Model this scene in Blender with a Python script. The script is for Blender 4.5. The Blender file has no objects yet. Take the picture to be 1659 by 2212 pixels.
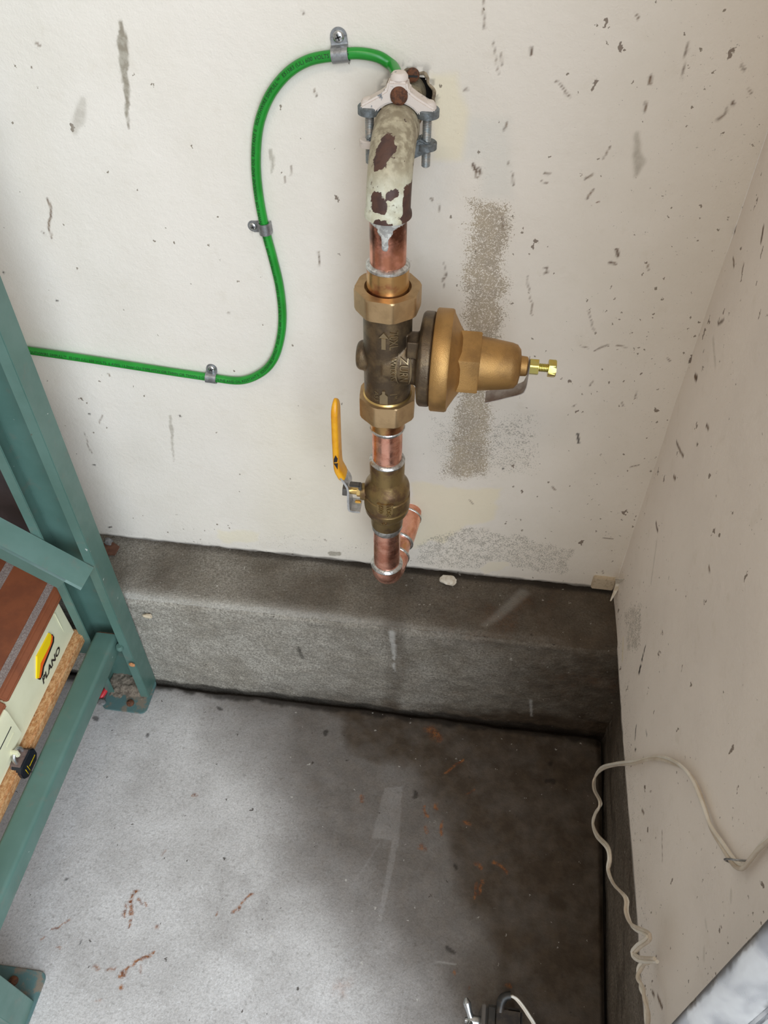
import bpy, bmesh, math, random
import numpy as np
from mathutils import Vector, Matrix

# ------------------------------------------------------------------ camera, world, lights, exposure
SC = bpy.context.scene
COL = SC.collection
IMG_W, IMG_H, FPX = 1659.0, 2212.0, 1750.0
PITCH, YAW = math.radians(46.789), math.radians(7.808)
CAM = np.array([0.0, -0.670, 1.017])
c_fwd = np.array([-math.sin(YAW)*math.cos(PITCH), math.cos(YAW)*math.cos(PITCH), -math.sin(PITCH)])
c_right = np.array([math.cos(YAW), math.sin(YAW), 0.0])
c_up = np.cross(c_right, c_fwd)
cam_d = bpy.data.cameras.new('camera'); cam = bpy.data.objects.new('camera', cam_d); COL.objects.link(cam)
cam_d.sensor_fit = 'VERTICAL'; cam_d.sensor_height = 36.0; cam_d.lens = FPX/IMG_H*36.0
cam_d.clip_start = 0.01
m3 = np.stack([c_right, c_up, -c_fwd], 1)
cam.matrix_world = Matrix([list(m3[i])+[CAM[i]] for i in range(3)]+[[0, 0, 0, 1]])
SC.camera = cam

world = bpy.data.worlds.new('world'); SC.world = world; world.use_nodes = True
world.node_tree.nodes['Background'].inputs[0].default_value = (1.0, 0.895, 0.785, 1)
world.node_tree.nodes['Background'].inputs[1].default_value = 0.42

def area(name, loc, target, sx, sy, power, col):
    d = bpy.data.lights.new(name, 'AREA'); d.shape = 'RECTANGLE'; d.size = sx; d.size_y = sy
    d.energy = power; d.color = col
    o = bpy.data.objects.new(name, d); COL.objects.link(o); o.location = loc
    o.rotation_euler = (Vector(target)-Vector(loc)).to_track_quat('-Z', 'Y').to_euler()
    return o
# the open garage door lies to the right, beyond the end of the short side wall (y < -0.60)
area('garage_door_daylight', (0.75, -1.75, 1.30), (-0.60, -0.35, 0.20), 2.0, 1.9, 80, (0.76, 0.88, 1.0))
area('warm_overhead_fill', (-0.3, -1.3, 2.3), (-0.1, -0.2, 0.4), 0.5, 0.25, 6, (1.0, 0.88, 0.72))  # warm fill from above, its source unseen
SC.view_settings.view_transform = 'Standard'; SC.view_settings.look = 'None'
SC.view_settings.gamma = 1.0; SC.view_settings.use_curve_mapping = False
SC.view_settings.exposure = 0.0

# ------------------------------------------------------------------ survey helper: where a sight line meets a real plane
def at(u, v, axis, val):
    d = c_fwd + c_right*(u-IMG_W/2)/FPX - c_up*(v-IMG_H/2)/FPX
    i = 'xyz'.index(axis)
    return CAM + d*((val-CAM[i])/d[i])

# ------------------------------------------------------------------ numpy value noise
def _hash(i, j, k, s):
    h = (i*374761393 + j*668265263 + k*2147483647 + s*1274126177) & 0xFFFFFFFF
    h = ((h ^ (h >> 13))*1274126177) & 0xFFFFFFFF
    h = (h ^ (h >> 16)) & 0xFFFFFFFF
    return (h & 0xFFFF)/65535.0
def vnoise(P, scale, seed=0, octaves=1):
    P = np.asarray(P, float); out = 0; amp = 1.0; tot = 0
    for o in range(octaves):
        q = P*scale*(2**o); b = np.floor(q).astype(np.int64); f = q-b; f = f*f*(3-2*f)
        r = 0
        for dx in (0, 1):
            for dy in (0, 1):
                for dz in (0, 1):
                    w = (f[:, 0] if dx else 1-f[:, 0])*(f[:, 1] if dy else 1-f[:, 1])*(f[:, 2] if dz else 1-f[:, 2])
                    r = r + w*_hash(b[:, 0]+dx, b[:, 1]+dy, b[:, 2]+dz, seed+o*17)
        out = out+amp*r; tot += amp; amp *= 0.5
    return out/tot
def sstep(a, b, x):
    t = np.clip((x-a)/(b-a), 0, 1); return t*t*(3-2*t)

# ------------------------------------------------------------------ objects, parts, tags
def tag(o, label=None, cat=None, group=None, kind=None):
    if label: o['label'] = label
    if cat: o['category'] = cat
    if group: o['group'] = group
    if kind: o['kind'] = kind
    return o
def wloc(o):
    p = np.zeros(3)
    while o is not None:
        p = p+np.array(o.location); o = o.parent
    return p
def thing(name, label, cat, loc, group=None):
    o = bpy.data.objects.new(name, None); COL.objects.link(o); o.location = loc
    o.empty_display_size = 0.02
    return tag(o, label, cat, group)
class MB:
    """collects verts (world metres) and faces, then links them as one mesh object"""
    def __init__(s): s.v = []; s.f = []; s.n = 0
    def add(s, V, F):
        V = np.asarray(V, float).reshape(-1, 3)
        s.v.append(V); s.f += [tuple(int(i)+s.n for i in f) for f in F]; s.n += len(V)
        return s
    def verts(s): return np.concatenate(s.v)
    def build(s, name, mat, parent=None, base=None, smooth=35, label=None, bevel=0, bseg=2):
        V = s.verts()
        org = wloc(parent) if parent is not None else np.array(base if base is not None else V.mean(0))
        me = bpy.data.meshes.new(name)
        me.from_pydata((V-org).tolist(), [], s.f); me.update()
        bm = bmesh.new(); bm.from_mesh(me)
        bmesh.ops.remove_doubles(bm, verts=bm.verts, dist=1e-6)
        bmesh.ops.recalc_face_normals(bm, faces=bm.faces)
        if bevel:
            ed = [e for e in bm.edges if len(e.link_faces) == 2 and e.calc_face_angle(0) > math.radians(32)]
            bmesh.ops.bevel(bm, geom=ed, offset=bevel, segments=bseg, affect='EDGES', clamp_overlap=True)
        bm.to_mesh(me); bm.free()
        if smooth is not None:
            me.shade_smooth(); me.set_sharp_from_angle(angle=math.radians(smooth))
        me.materials.append(mat)
        o = bpy.data.objects.new(name, me); COL.objects.link(o)
        if parent is not None: o.parent = parent
        else: o.location = org
        if label: o['label'] = label
        return o
    def box(s, x0, x1, y0, y1, z0, z1, R=None, c=None):
        V = np.array([(x, y, z) for x in (x0, x1) for y in (y0, y1) for z in (z0, z1)], float)
        if R is not None: V = (V-c)@np.asarray(R).T + c
        return s.add(V, [(0, 1, 3, 2), (4, 6, 7, 5), (0, 4, 5, 1), (2, 3, 7, 6), (0, 2, 6, 4), (1, 5, 7, 3)])
    def lathe(s, prof, org, axis='z', n=48, sides=0, rot=0.0, cap=True):
        """prof: list of (t, r) or (t, r, sides); revolved about axis through org (t along the axis)"""
        V = []; th = np.arange(n)/n*2*math.pi
        for p in prof:
            sd = p[2] if len(p) > 2 else sides
            r = np.full(n, p[1], float)
            if sd:
                w = 2*math.pi/sd
                r = p[1]/np.cos(((th-rot) % w)-w/2)*1.0
                if len(p) > 3: r = np.minimum(r, p[3])
            a, b = r*np.cos(th), r*np.sin(th)
            t = np.full(n, p[0], float)
            if axis == 'z': V.append(np.stack([a, b, t], 1))
            elif axis == 'x': V.append(np.stack([t, a, b], 1))
            else: V.append(np.stack([b, t, a], 1))
        k = len(V); V = np.concatenate(V)+np.asarray(org, float)
        F = [(i*n+j, i*n+(j+1) % n, (i+1)*n+(j+1) % n, (i+1)*n+j) for i in range(k-1) for j in range(n)]
        if cap: F += [tuple(range(n)), tuple((k-1)*n+j for j in range(n))]
        return s.add(V, F)
    def tube(s, pts, r, n=16, cap=True, flat=None):
        P = np.asarray(pts, float); m = len(P)
        r = np.full(m, r, float) if np.isscalar(r) else np.asarray(r, float)
        T = np.gradient(P, axis=0); T /= np.linalg.norm(T, axis=1)[:, None]+1e-12
        up = np.array([0.3, -0.8, 0.52]); N = np.cross(T[0], up)
        if np.linalg.norm(N) < 1e-3: N = np.cross(T[0], [1, 0, 0])
        N /= np.linalg.norm(N); V = []
        for i in range(m):
            N = N-T[i]*(N@T[i]); N /= np.linalg.norm(N); B = np.cross(T[i], N)
            a = np.arange(n)/n*2*math.pi
            V.append(P[i]+r[i]*(np.cos(a)[:, None]*N+np.sin(a)[:, None]*B))
        F = [(i*n+j, i*n+(j+1) % n, (i+1)*n+(j+1) % n, (i+1)*n+j) for i in range(m-1) for j in range(n)]
        if cap: F += [tuple(range(n)), tuple((m-1)*n+j for j in range(n))]
        return s.add(np.concatenate(V), F)
    def prism(s, poly, o, a, b, c, d0, d1):
        """2D polygon (p,q) placed at o + p*a + q*b and extruded along c from d0 to d1"""
        o, a, b, c = [np.asarray(k, float) for k in (o, a, b, c)]
        P = np.array([o+p*a+q*b for p, q in poly]); k = len(P)
        F = [tuple(range(k)), tuple(range(k, 2*k))]+[(i, (i+1) % k, k+(i+1) % k, k+i) for i in range(k)]
        return s.add(np.concatenate([P+c*d0, P+c*d1]), F)
def spline(pts, n):
    P = np.asarray(pts, float); k = len(P)
    d = np.r_[0, np.cumsum(np.sqrt(np.linalg.norm(np.diff(P, axis=0), axis=1)))]
    out = []; ts = np.linspace(0, d[-1], n)
    E0 = 2*P[0]-P[1]; E1 = 2*P[-1]-P[-2]; Q = np.vstack([E0, P, E1])
    for t in ts:
        i = min(max(np.searchsorted(d, t, 'right')-1, 0), k-2)
        u = (t-d[i])/(d[i+1]-d[i]); p0, p1, p2, p3 = Q[i:i+4]
        out.append(0.5*((2*p1)+(-p0+p2)*u+(2*p0-5*p1+4*p2-p3)*u*u+(-p0+3*p1-3*p2+p3)*u**3))
    out = np.array(out)
    dd = np.r_[0, np.cumsum(np.linalg.norm(np.diff(out, axis=0), axis=1))]
    tt = np.linspace(0, dd[-1], n)
    return np.stack([np.interp(tt, dd, out[:, i]) for i in range(3)], 1)
def text_verts(body, size, extrude, shear=0.0, align='CENTER', spacing=1.0, offset=0.0):
    c = bpy.data.curves.new('lettering', 'FONT'); c.body = body; c.size = size; c.extrude = extrude
    c.align_x = align; c.align_y = 'CENTER'; c.shear = shear; c.offset = offset; c.resolution_u = 3; c.space_character = spacing
    o = bpy.data.objects.new('lettering', c)
    me = bpy.data.meshes.new_from_object(o)
    V = np.zeros(len(me.vertices)*3); me.vertices.foreach_get('co', V)
    F = [tuple(p.vertices) for p in me.polygons]
    bpy.data.objects.remove(o); bpy.data.curves.remove(c); bpy.data.meshes.remove(me)
    return V.reshape(-1, 3), F
def grid(name, us, vs, fn, mat, keep=None, attrs=None, kind='structure'):
    """fn(U,V)->Nx3 world points; dense sheet with painted stain attributes"""
    U, Vv = np.meshgrid(us, vs); nu, nv = len(us), len(vs)
    P = fn(U.ravel(), Vv.ravel())
    idx = np.arange(nu*nv).reshape(nv, nu)
    Q = np.stack([idx[:-1, :-1], idx[:-1, 1:], idx[1:, 1:], idx[1:, :-1]], -1).reshape(-1, 4)
    if keep is not None: Q = Q[keep(P[Q].mean(1))]
    me = bpy.data.meshes.new(name)
    me.vertices.add(len(P)); me.vertices.foreach_set('co', P.astype(np.float32).ravel())
    me.loops.add(len(Q)*4); me.loops.foreach_set('vertex_index', Q.astype(np.int32).ravel())
    me.polygons.add(len(Q)); me.polygons.foreach_set('loop_start', np.arange(0, len(Q)*4, 4, dtype=np.int32))
    me.update(calc_edges=True); me.validate()
    me.shade_smooth()
    for an, fnA in (attrs or {}).items(): paint(me, an, P, fnA)
    me.materials.append(mat)
    o = bpy.data.objects.new(name, me); COL.objects.link(o)
    if kind: o['kind'] = kind
    return o
def paint(me, an, P, fnA):
    a = me.color_attributes.new(an, 'FLOAT_COLOR', 'POINT')
    a.data.foreach_set('color', np.clip(fnA(P), 0, 1).astype(np.float32).ravel())
def fine(a0, a1, b0, b1, step, coarse=0.04):
    """coarse lines from a0 to a1 with fine lines between b0 and b1"""
    l = [np.arange(a0, b0, coarse)] if b0 > a0 else []
    l.append(np.arange(b0, b1, step))
    if a1 > b1: l.append(np.arange(b1, a1, coarse))
    return np.unique(np.r_[tuple(l)+(a1,)].round(6))

# ------------------------------------------------------------------ materials
class NT:
    def __init__(s, name):
        s.m = bpy.data.materials.new(name); s.m.use_nodes = True; s.t = s.m.node_tree
        s.b = s.t.nodes['Principled BSDF']; s.tc = s.t.nodes.new('ShaderNodeTexCoord')
    def n(s, typ, **kw):
        x = s.t.nodes.new('ShaderNode'+typ)
        for k, v in kw.items(): setattr(x, k, v)
        return x
    def L(s, a, b): s.t.links.new(a, b)
    def val(s, sock, v):
        if hasattr(v, 'links') or hasattr(v, 'is_linked'): s.L(v, sock)
        else: sock.default_value = v
    def noise(s, scale, detail=4, rough=0.6, stretch=None, out='Fac', dist=0.0):
        x = s.n('TexNoise'); x.inputs['Scale'].default_value = scale; x.inputs['Detail'].default_value = detail
        x.inputs['Roughness'].default_value = rough; x.inputs['Distortion'].default_value = dist
        if stretch:
            mp = s.n('Mapping'); mp.inputs['Scale'].default_value = stretch
            s.L(s.tc.outputs['Object'], mp.inputs['Vector']); s.L(mp.outputs[0], x.inputs['Vector'])
        else: s.L(s.tc.outputs['Object'], x.inputs['Vector'])
        return x.outputs[out]
    def voro(s, scale, stretch=None):
        x = s.n('TexVoronoi'); x.inputs['Scale'].default_value = scale
        mp = s.n('Mapping'); mp.inputs['Scale'].default_value = stretch or (1, 1, 1)
        # wobble so that specks are not round
        nz = s.n('TexNoise'); nz.inputs['Scale'].default_value = scale*2.2; nz.inputs['Detail'].default_value = 2
        s.L(s.tc.outputs['Object'], nz.inputs['Vector'])
        mx = s.n('MixRGB'); mx.blend_type = 'LINEAR_LIGHT'; mx.inputs[0].default_value = 0.5/scale
        s.L(s.tc.outputs['Object'], mx.inputs[1]); s.L(nz.outputs['Color'], mx.inputs[2])
        s.L(mx.outputs[0], mp.inputs['Vector']); s.L(mp.outputs[0], x.inputs['Vector'])
        sp = s.n('SeparateColor'); s.L(x.outputs['Color'], sp.inputs[0])
        return x.outputs['Distance'], sp.outputs[0], sp.outputs[1]
    def math(s, op, a, b=0.0, c=0.0, clamp=False):
        x = s.n('Math', operation=op, use_clamp=clamp)
        for i, q in enumerate((a, b, c)): s.val(x.inputs[i], q)
        return x.outputs[0]
    def ramp(s, x, lo, hi, a=0.0, b=1.0):
        r = s.n('MapRange'); r.clamp = True; r.interpolation_type = 'SMOOTHSTEP'
        s.val(r.inputs[0], x); s.val(r.inputs[1], lo); s.val(r.inputs[2], hi); s.val(r.inputs[3], a); s.val(r.inputs[4], b)
        return r.outputs[0]
    def mix(s, f, a, b):
        x = s.n('Mix', data_type='RGBA'); s.val(x.inputs[0], f)
        for i, q in ((6, a), (7, b)):
            if isinstance(q, tuple): q = q if len(q) == 4 else q+(1,)
            s.val(x.inputs[i], q)
        return x.outputs[2]
    def attr(s, name):
        a = s.n('Attribute'); a.attribute_name = name
        sp = s.n('SeparateColor'); s.L(a.outputs['Color'], sp.inputs[0])
        return sp.outputs[0], sp.outputs[1], sp.outputs[2], a.outputs['Alpha']
    def bump(s, h, strength=0.3, dist=0.001, prev=None):
        x = s.n('Bump'); x.inputs['Strength'].default_value = strength; x.inputs['Distance'].default_value = dist
        s.L(h, x.inputs['Height'])
        if prev is not None: s.L(prev, x.inputs['Normal'])
        return x.outputs[0]
    def out(s, col, rough=0.5, metal=0.0, normal=None, spec=0.5):
        if isinstance(col, tuple): col = col if len(col) == 4 else col+(1,)
        s.val(s.b.inputs['Base Color'], col); s.val(s.b.inputs['Roughness'], rough); s.val(s.b.inputs['Metallic'], metal)
        s.b.inputs['Specular IOR Level'].default_value = spec
        if normal is not None: s.L(normal, s.b.inputs['Normal'])
        return s.m
def simple(name, col, rough=0.5, metal=0.0, col2=None, scale=60, lo=0.4, hi=0.65, bump=0.0, bscale=800, spec=0.5, stretch=None, r2=None, detail=4):
    t = NT(name); c = col; r = rough
    if col2 is not None:
        f = t.ramp(t.noise(scale, detail, 0.65, stretch), lo, hi); c = t.mix(f, col, col2)
        if r2 is not None: r = t.ramp(f, 0, 1, rough, r2)
    nm = t.bump(t.noise(bscale, 3), bump, 0.0006) if bump else None
    return t.out(c, r, metal, nm, spec)

def m_wall(name, base, base2, speck=1.0):
    t = NT(name); R, G, B, A = t.attr('stain'); R2, G2, B2, A2 = t.attr('marks')
    c = t.mix(t.ramp(t.noise(9, 5), 0.35, 0.7), base, base2)
    c = t.mix(t.ramp(t.noise(45, 4), 0.55, 0.8, 0, 0.25), c, (0.62, 0.55, 0.44))
    c = t.mix(A, c, (0.80, 0.71, 0.50))                                  # cream touch-up paint
    c = t.mix(A2, c, (0.66, 0.64, 0.58))                                 # greyer filler patch
    g = t.noise(640, 3, 0.7); g2 = t.noise(110, 4, 0.6)
    mg = t.math('ADD', t.math('MULTIPLY', g, 0.7), t.math('MULTIPLY', g2, 0.3))
    thr = t.math('SUBTRACT', 0.72, t.math('MULTIPLY', G, 0.34))
    mask = t.ramp(t.math('SUBTRACT', mg, thr), 0.0, 0.05)
    c = t.mix(t.math('MULTIPLY', mask, 0.62), c, (0.26, 0.235, 0.19))    # grey scuffed mottle
    w = t.noise(600, 2, 0.55, dist=1.2)
    thr = t.math('SUBTRACT', 0.80, t.math('MULTIPLY', R, 0.46))
    mask = t.ramp(t.math('SUBTRACT', w, thr), 0.0, 0.07)
    c = t.mix(t.math('MULTIPLY', mask, 0.80), c, t.mix(t.ramp(t.noise(30, 3), 0.4, 0.6), (0.36, 0.285, 0.185), (0.30, 0.24, 0.165)))
    # flecks: sparse chips where something knocked the paint off, denser where the attribute says so
    for sc, st, size, col in ((75, (1, 1, .45), 0.20, (0.13, 0.085, 0.055)), (210, (1, 1, .7), 0.24, (0.16, 0.12, 0.08)), (38, (1, 1, .3), 0.10, (0.20, 0.10, 0.06))):
        d, r1, r2 = t.voro(sc, st)
        gate = t.math('LESS_THAN', r1, t.math('MULTIPLY', R2, 0.42*speck))
        rad = t.math('MULTIPLY', r2, size)
        k = t.math('MULTIPLY', gate, t.ramp(t.math('SUBTRACT', rad, d), 0.0, 0.04))
        c = t.mix(t.math('MULTIPLY', k, 0.8), c, col)
    c = t.mix(G2, c, t.mix(t.ramp(t.noise(140, 3), 0.4, 0.62), (0.10, 0.055, 0.032), (0.19, 0.12, 0.07)))   # brown chips
    c = t.mix(B2, c, t.mix(t.ramp(t.noise(110, 3), 0.4, 0.62), (0.42, 0.38, 0.31), (0.30, 0.26, 0.20)))   # pale drips
    c = t.mix(B, c, (0.045, 0.035, 0.028))                               # black scuffs, grime round the hole, dark lower edge
    n1 = t.bump(t.noise(620, 3, 0.6), 0.28, 0.0012)
    n1 = t.bump(t.noise(170, 3, 0.5), 0.22, 0.002, n1)
    return t.out(c, 0.62, 0, n1, 0.35)
def m_concrete(name, dry, dry2, dirt, spk=1.0, face=False):
    t = NT(name); R, G, B, A = t.attr('stain')                           # R damp/dirt and painted floor shade, G rust, B pale, A black
    c = t.mix(t.ramp(t.noise(14, 6), 0.35, 0.68), dry, dry2)
    c = t.mix(t.ramp(t.noise(220, 4), 0.5, 0.72, 0, 0.35), c, (0.17, 0.155, 0.135))
    c = t.mix(t.ramp(t.noise(420, 4, 0.75), 0.42, 0.60, 0, 0.7 if face else 0.28), c, tuple(x*.42 for x in dry2))
    c = t.mix(t.ramp(t.noise(330, 3, 0.7), 0.56, 0.70, 0, 0.55 if face else 0.3), c, tuple(min(.8, x*1.5) for x in dry))
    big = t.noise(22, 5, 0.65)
    damp_shade = t.math('MULTIPLY', R, t.ramp(big, 0.25, 0.75, 0.95, 1.06), clamp=True)
    c = t.mix(damp_shade, c, t.mix(t.ramp(t.noise(60, 5), 0.36, 0.7), dirt, tuple(x*1.45 for x in dirt)))  # the dirt tone also colours the painted floor shade
    c = t.mix(t.math('MULTIPLY', B, 0.75), c, (0.55, 0.53, 0.49))
    rs = t.math('MULTIPLY', G, t.ramp(t.noise(260, 3), 0.3, 0.55), clamp=True)
    c = t.mix(rs, c, t.mix(t.ramp(t.noise(160, 2), 0.4, 0.6), (0.29, 0.11, 0.035), (0.14, 0.046, 0.018)))
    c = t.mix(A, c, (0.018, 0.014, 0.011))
    d, r1, r2 = t.voro(150)
    k = t.math('MULTIPLY', t.math('LESS_THAN', r1, 0.14*spk), t.ramp(t.math('SUBTRACT', t.math('MULTIPLY', r2, 0.22), d), 0, 0.05))
    c = t.mix(t.math('MULTIPLY', k, 0.6), c, (0.50, 0.47, 0.42))        # crumbs
    d, r1, r2 = t.voro(110)
    k = t.math('MULTIPLY', t.math('LESS_THAN', r1, 0.16*spk), t.ramp(t.math('SUBTRACT', t.math('MULTIPLY', r2, 0.20), d), 0, 0.05))
    c = t.mix(t.math('MULTIPLY', k, 0.85), c, (0.05, 0.04, 0.032))       # pits
    n1 = t.bump(t.noise(500, 4, 0.7), 0.35 if not face else 0.6, 0.0012)
    n1 = t.bump(t.noise(150, 5, 0.7, (1, 1, 1.4) if face else None), 0.25 if not face else 0.8, 0.003, n1)
    rough = t.ramp(R, 0, 1, 0.78, 0.55)
    return t.out(c, rough, 0, n1, 0.16)

M = {}
M['wall'] = m_wall('painted_wallboard', (0.79, 0.73, 0.65), (0.745, 0.685, 0.60))
M['wall_r'] = m_wall('painted_side_wallboard', (0.87, 0.80, 0.73), (0.82, 0.75, 0.685), 1.5)
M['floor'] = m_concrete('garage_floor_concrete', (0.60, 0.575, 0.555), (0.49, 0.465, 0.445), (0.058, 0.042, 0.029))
M['curb'] = m_concrete('curb_concrete', (0.47, 0.435, 0.375), (0.35, 0.315, 0.26), (0.054, 0.038, 0.025), 1.8, True)
M['stem'] = m_concrete('stem_wall_concrete', (0.36, 0.32, 0.275), (0.24, 0.205, 0.17), (0.075, 0.056, 0.04), 0.8, True)
M['void'] = simple('soil_and_hole_shade', (0.012, 0.010, 0.008), 0.95)
M['plaster'] = simple('broken_plaster', (0.72, 0.67, 0.58), 0.8, 0, (0.55, 0.47, 0.36), 120, bump=0.4)
M['tanplaster'] = simple('bare_tan_plaster', (0.58, 0.48, 0.35), 0.8, 0, (0.42, 0.33, 0.22), 300, 0.5, 0.7, bump=0.4)
M['green'] = simple('green_cable_jacket', (0.009, 0.235, 0.020), 0.32, 0, (0.014, 0.29, 0.03), 30, spec=0.5)
M['ink'] = simple('black_ink', (0.012, 0.02, 0.012), 0.6)
M['galv'] = simple('galvanised_strap', (0.36, 0.37, 0.38), 0.42, 0.85, (0.24, 0.245, 0.25), 160, bump=0.15)
M['zinc'] = simple('zinc_screw', (0.62, 0.64, 0.65), 0.25, 0.95, (0.42, 0.43, 0.44), 200)
M['dark'] = simple('blackened_slot', (0.02, 0.02, 0.02), 0.7)
M['rust'] = simple('rusty_steel', (0.17, 0.065, 0.03), 0.8, 0.2, (0.06, 0.028, 0.018), 300, bump=0.5)
M['clampw'] = simple('overpainted_clamp', (0.66, 0.58, 0.52), 0.6, 0.0, (0.20, 0.21, 0.22), 150, 0.60, 0.66, bump=0.3)
M['clampz'] = simple('grey_zinc_clamp', (0.22, 0.245, 0.26), 0.5, 0.7, (0.13, 0.14, 0.14), 220, bump=0.3)
M['bolt'] = simple('threaded_rod', (0.30, 0.33, 0.34), 0.45, 0.7, (0.42, 0.38, 0.34), 200)
M['bronze'] = simple('dark_cast_bronze', (0.105, 0.074, 0.047), 0.40, 0.72, (0.215, 0.150, 0.082), 42, 0.42, 0.66, bump=0.35, bscale=900)
M['letter'] = simple('raised_bronze_lettering', (0.30, 0.225, 0.13), 0.34, 0.8)
M['nut'] = simple('machined_bronze_nut', (0.56, 0.385, 0.21), 0.40, 0.85, (0.47, 0.32, 0.17), 70, bump=0.12)
M['bell'] = simple('cast_bronze_bell', (0.47, 0.27, 0.095), 0.46, 0.78, (0.34, 0.195, 0.075), 35, 0.42, 0.68, bump=0.35, bscale=1100)
M['brass'] = simple('dull_brass', (0.30, 0.205, 0.085), 0.40, 0.8, (0.17, 0.10, 0.055), 50, 0.45, 0.66, bump=0.2, bscale=700)
M['brass2'] = simple('bright_brass', (0.72, 0.50, 0.19), 0.28, 0.9)
M['yzinc'] = simple('yellow_zinc_plating', (0.55, 0.50, 0.17), 0.24, 0.95, (0.62, 0.46, 0.12), 120)
M['steel'] = simple('steel_plate', (0.66, 0.66, 0.66), 0.34, 0.9, (0.45, 0.45, 0.45), 150)
M['dsteel'] = simple('dark_steel', (0.14, 0.13, 0.12), 0.42, 0.8)
M['tagm'] = simple('tin_tag', (0.50, 0.46, 0.43), 0.34, 0.85, (0.36, 0.30, 0.28), 90)
M['vinyl'] = simple('yellow_vinyl_grip', (0.80, 0.38, 0.012), 0.38, 0, (0.70, 0.29, 0.01), 70)
M['solder'] = simple('solder', (0.66, 0.66, 0.65), 0.30, 0.9, (0.36, 0.35, 0.33), 260, bump=0.4)
def m_copper():
    t = NT('copper_tube')
    c = t.mix(t.ramp(t.noise(48, 4, 0.6, (1, 1, 1.6)), 0.42, 0.62), (0.90, 0.46, 0.34), (0.66, 0.28, 0.19))
    c = t.mix(t.ramp(t.noise(36, 4, 0.6, (1, 1, 0.8)), 0.54, 0.68, 0, 0.8), c, (0.70, 0.40, 0.15))
    c = t.mix(t.ramp(t.noise(110, 5, 0.7), 0.62, 0.74, 0, 0.7), c, (0.24, 0.085, 0.06))
    return t.out(c, t.ramp(t.noise(90, 3), 0.3, 0.7, 0.16, 0.36), 0.95, t.bump(t.noise(400, 3), 0.12, 0.0005))
M['copper'] = m_copper()
M['tail'] = simple('bronze_tailpiece', (0.62, 0.38, 0.16), 0.27, 0.95, (0.40, 0.155, 0.075), 45, 0.46, 0.66)
def m_oldpipe():
    t = NT('old_painted_copper'); R, G, B, A = t.attr('stain')          # R bare brown metal, G mint paint, B grime
    c = t.mix(t.ramp(t.noise(60, 4), 0.35, 0.7), (0.50, 0.44, 0.31), (0.40, 0.35, 0.245))
    mint = t.mix(t.ramp(t.noise(90, 3), 0.4, 0.66), (0.72, 0.73, 0.60), (0.56, 0.53, 0.39))
    c = t.mix(G, c, mint)
    e = t.math('ADD', R, t.math('MULTIPLY', t.math('SUBTRACT', t.noise(220, 4, 0.65), 0.5), 0.9))
    bare = t.ramp(e, 0.46, 0.54)
    c = t.mix(t.math('MULTIPLY', B, t.ramp(t.noise(140, 4), 0.35, 0.6)), c, (0.20, 0.16, 0.10))
    c = t.mix(bare, c, t.mix(t.ramp(t.noise(120, 3), 0.4, 0.6), (0.062, 0.031, 0.025), (0.090, 0.043, 0.030)))
    h = t.math('SUBTRACT', 1.0, bare)
    n1 = t.bump(h, 0.5, 0.0006); n1 = t.bump(t.noise(260, 4), 0.35, 0.0012, n1)
    return t.out(c, 0.55, 0, n1, 0.4)
M['oldpipe'] = m_oldpipe()
def m_oldsolder():
    t = NT('solder_smeared_copper'); R, G, B, A = t.attr('stain')        # R solder, G dark heat stain
    c = t.mix(t.ramp(t.noise(60, 4), 0.4, 0.62), (0.86, 0.40, 0.29), (0.60, 0.25, 0.15))
    c = t.mix(t.math('MULTIPLY', G, t.ramp(t.noise(70, 4), 0.25, 0.6)), c, (0.13, 0.05, 0.03))
    e = t.math('ADD', R, t.math('MULTIPLY', t.math('SUBTRACT', t.noise(260, 4, 0.65), 0.5), 0.8))
    k = t.ramp(e, 0.46, 0.56)
    c = t.mix(k, c, t.mix(t.ramp(t.noise(200, 3), 0.45, 0.6), (0.38, 0.37, 0.35), (0.66, 0.66, 0.62)))
    return t.out(c, t.ramp(k, 0, 1, 0.28, 0.55), t.ramp(k, 0, 1, 0.9, 0.5), t.bump(k, 0.4, 0.0008))
M['oldsolder'] = m_oldsolder()
def m_teal():
    t = NT('teal_green_shelf_paint')
    c = t.mix(t.ramp(t.noise(18, 4), 0.35, 0.7), (0.078, 0.150, 0.124), (0.096, 0.178, 0.150))
    d, r1, r2 = t.voro(70)
    k = t.math('MULTIPLY', t.math('LESS_THAN', r1, 0.10), t.ramp(t.math('SUBTRACT', t.math('MULTIPLY', r2, 0.16), d), 0, 0.04))
    c = t.mix(t.math('MULTIPLY', k, 0.8), c, (0.55, 0.56, 0.52))
    d, r1, r2 = t.voro(48)
    k = t.math('MULTIPLY', t.math('LESS_THAN', r1, 0.08), t.ramp(t.math('SUBTRACT', t.math('MULTIPLY', r2, 0.15), d), 0, 0.06))
    c = t.mix(t.math('MULTIPLY', k, 0.7), c, (0.09, 0.065, 0.045))
    c = t.mix(t.ramp(t.noise(55, 5), 0.56, 0.75, 0, 0.4), c, (0.16, 0.15, 0.12))
    return t.out(c, t.ramp(t.noise(40, 3), 0.3, 0.7, 0.30, 0.46), 0, t.bump(t.noise(300, 2), 0.06, 0.0006))
M['teal'] = m_teal()
M['footdirt'] = simple('dusty_teal_foot', (0.085, 0.155, 0.15), 0.55, 0, (0.20, 0.165, 0.125), 60, 0.48, 0.62, bump=0.4)
def m_board():
    t = NT('particle_board')
    c = t.mix(t.ramp(t.noise(300, 4, 0.7, (1, 0.5, 1)), 0.4, 0.62), (0.42, 0.185, 0.062), (0.62, 0.36, 0.17))
    c = t.mix(t.ramp(t.noise(500, 3), 0.58, 0.7), c, (0.20, 0.085, 0.035))
    return t.out(c, 0.75, 0, t.bump(t.noise(600, 3), 0.4, 0.001))
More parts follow.
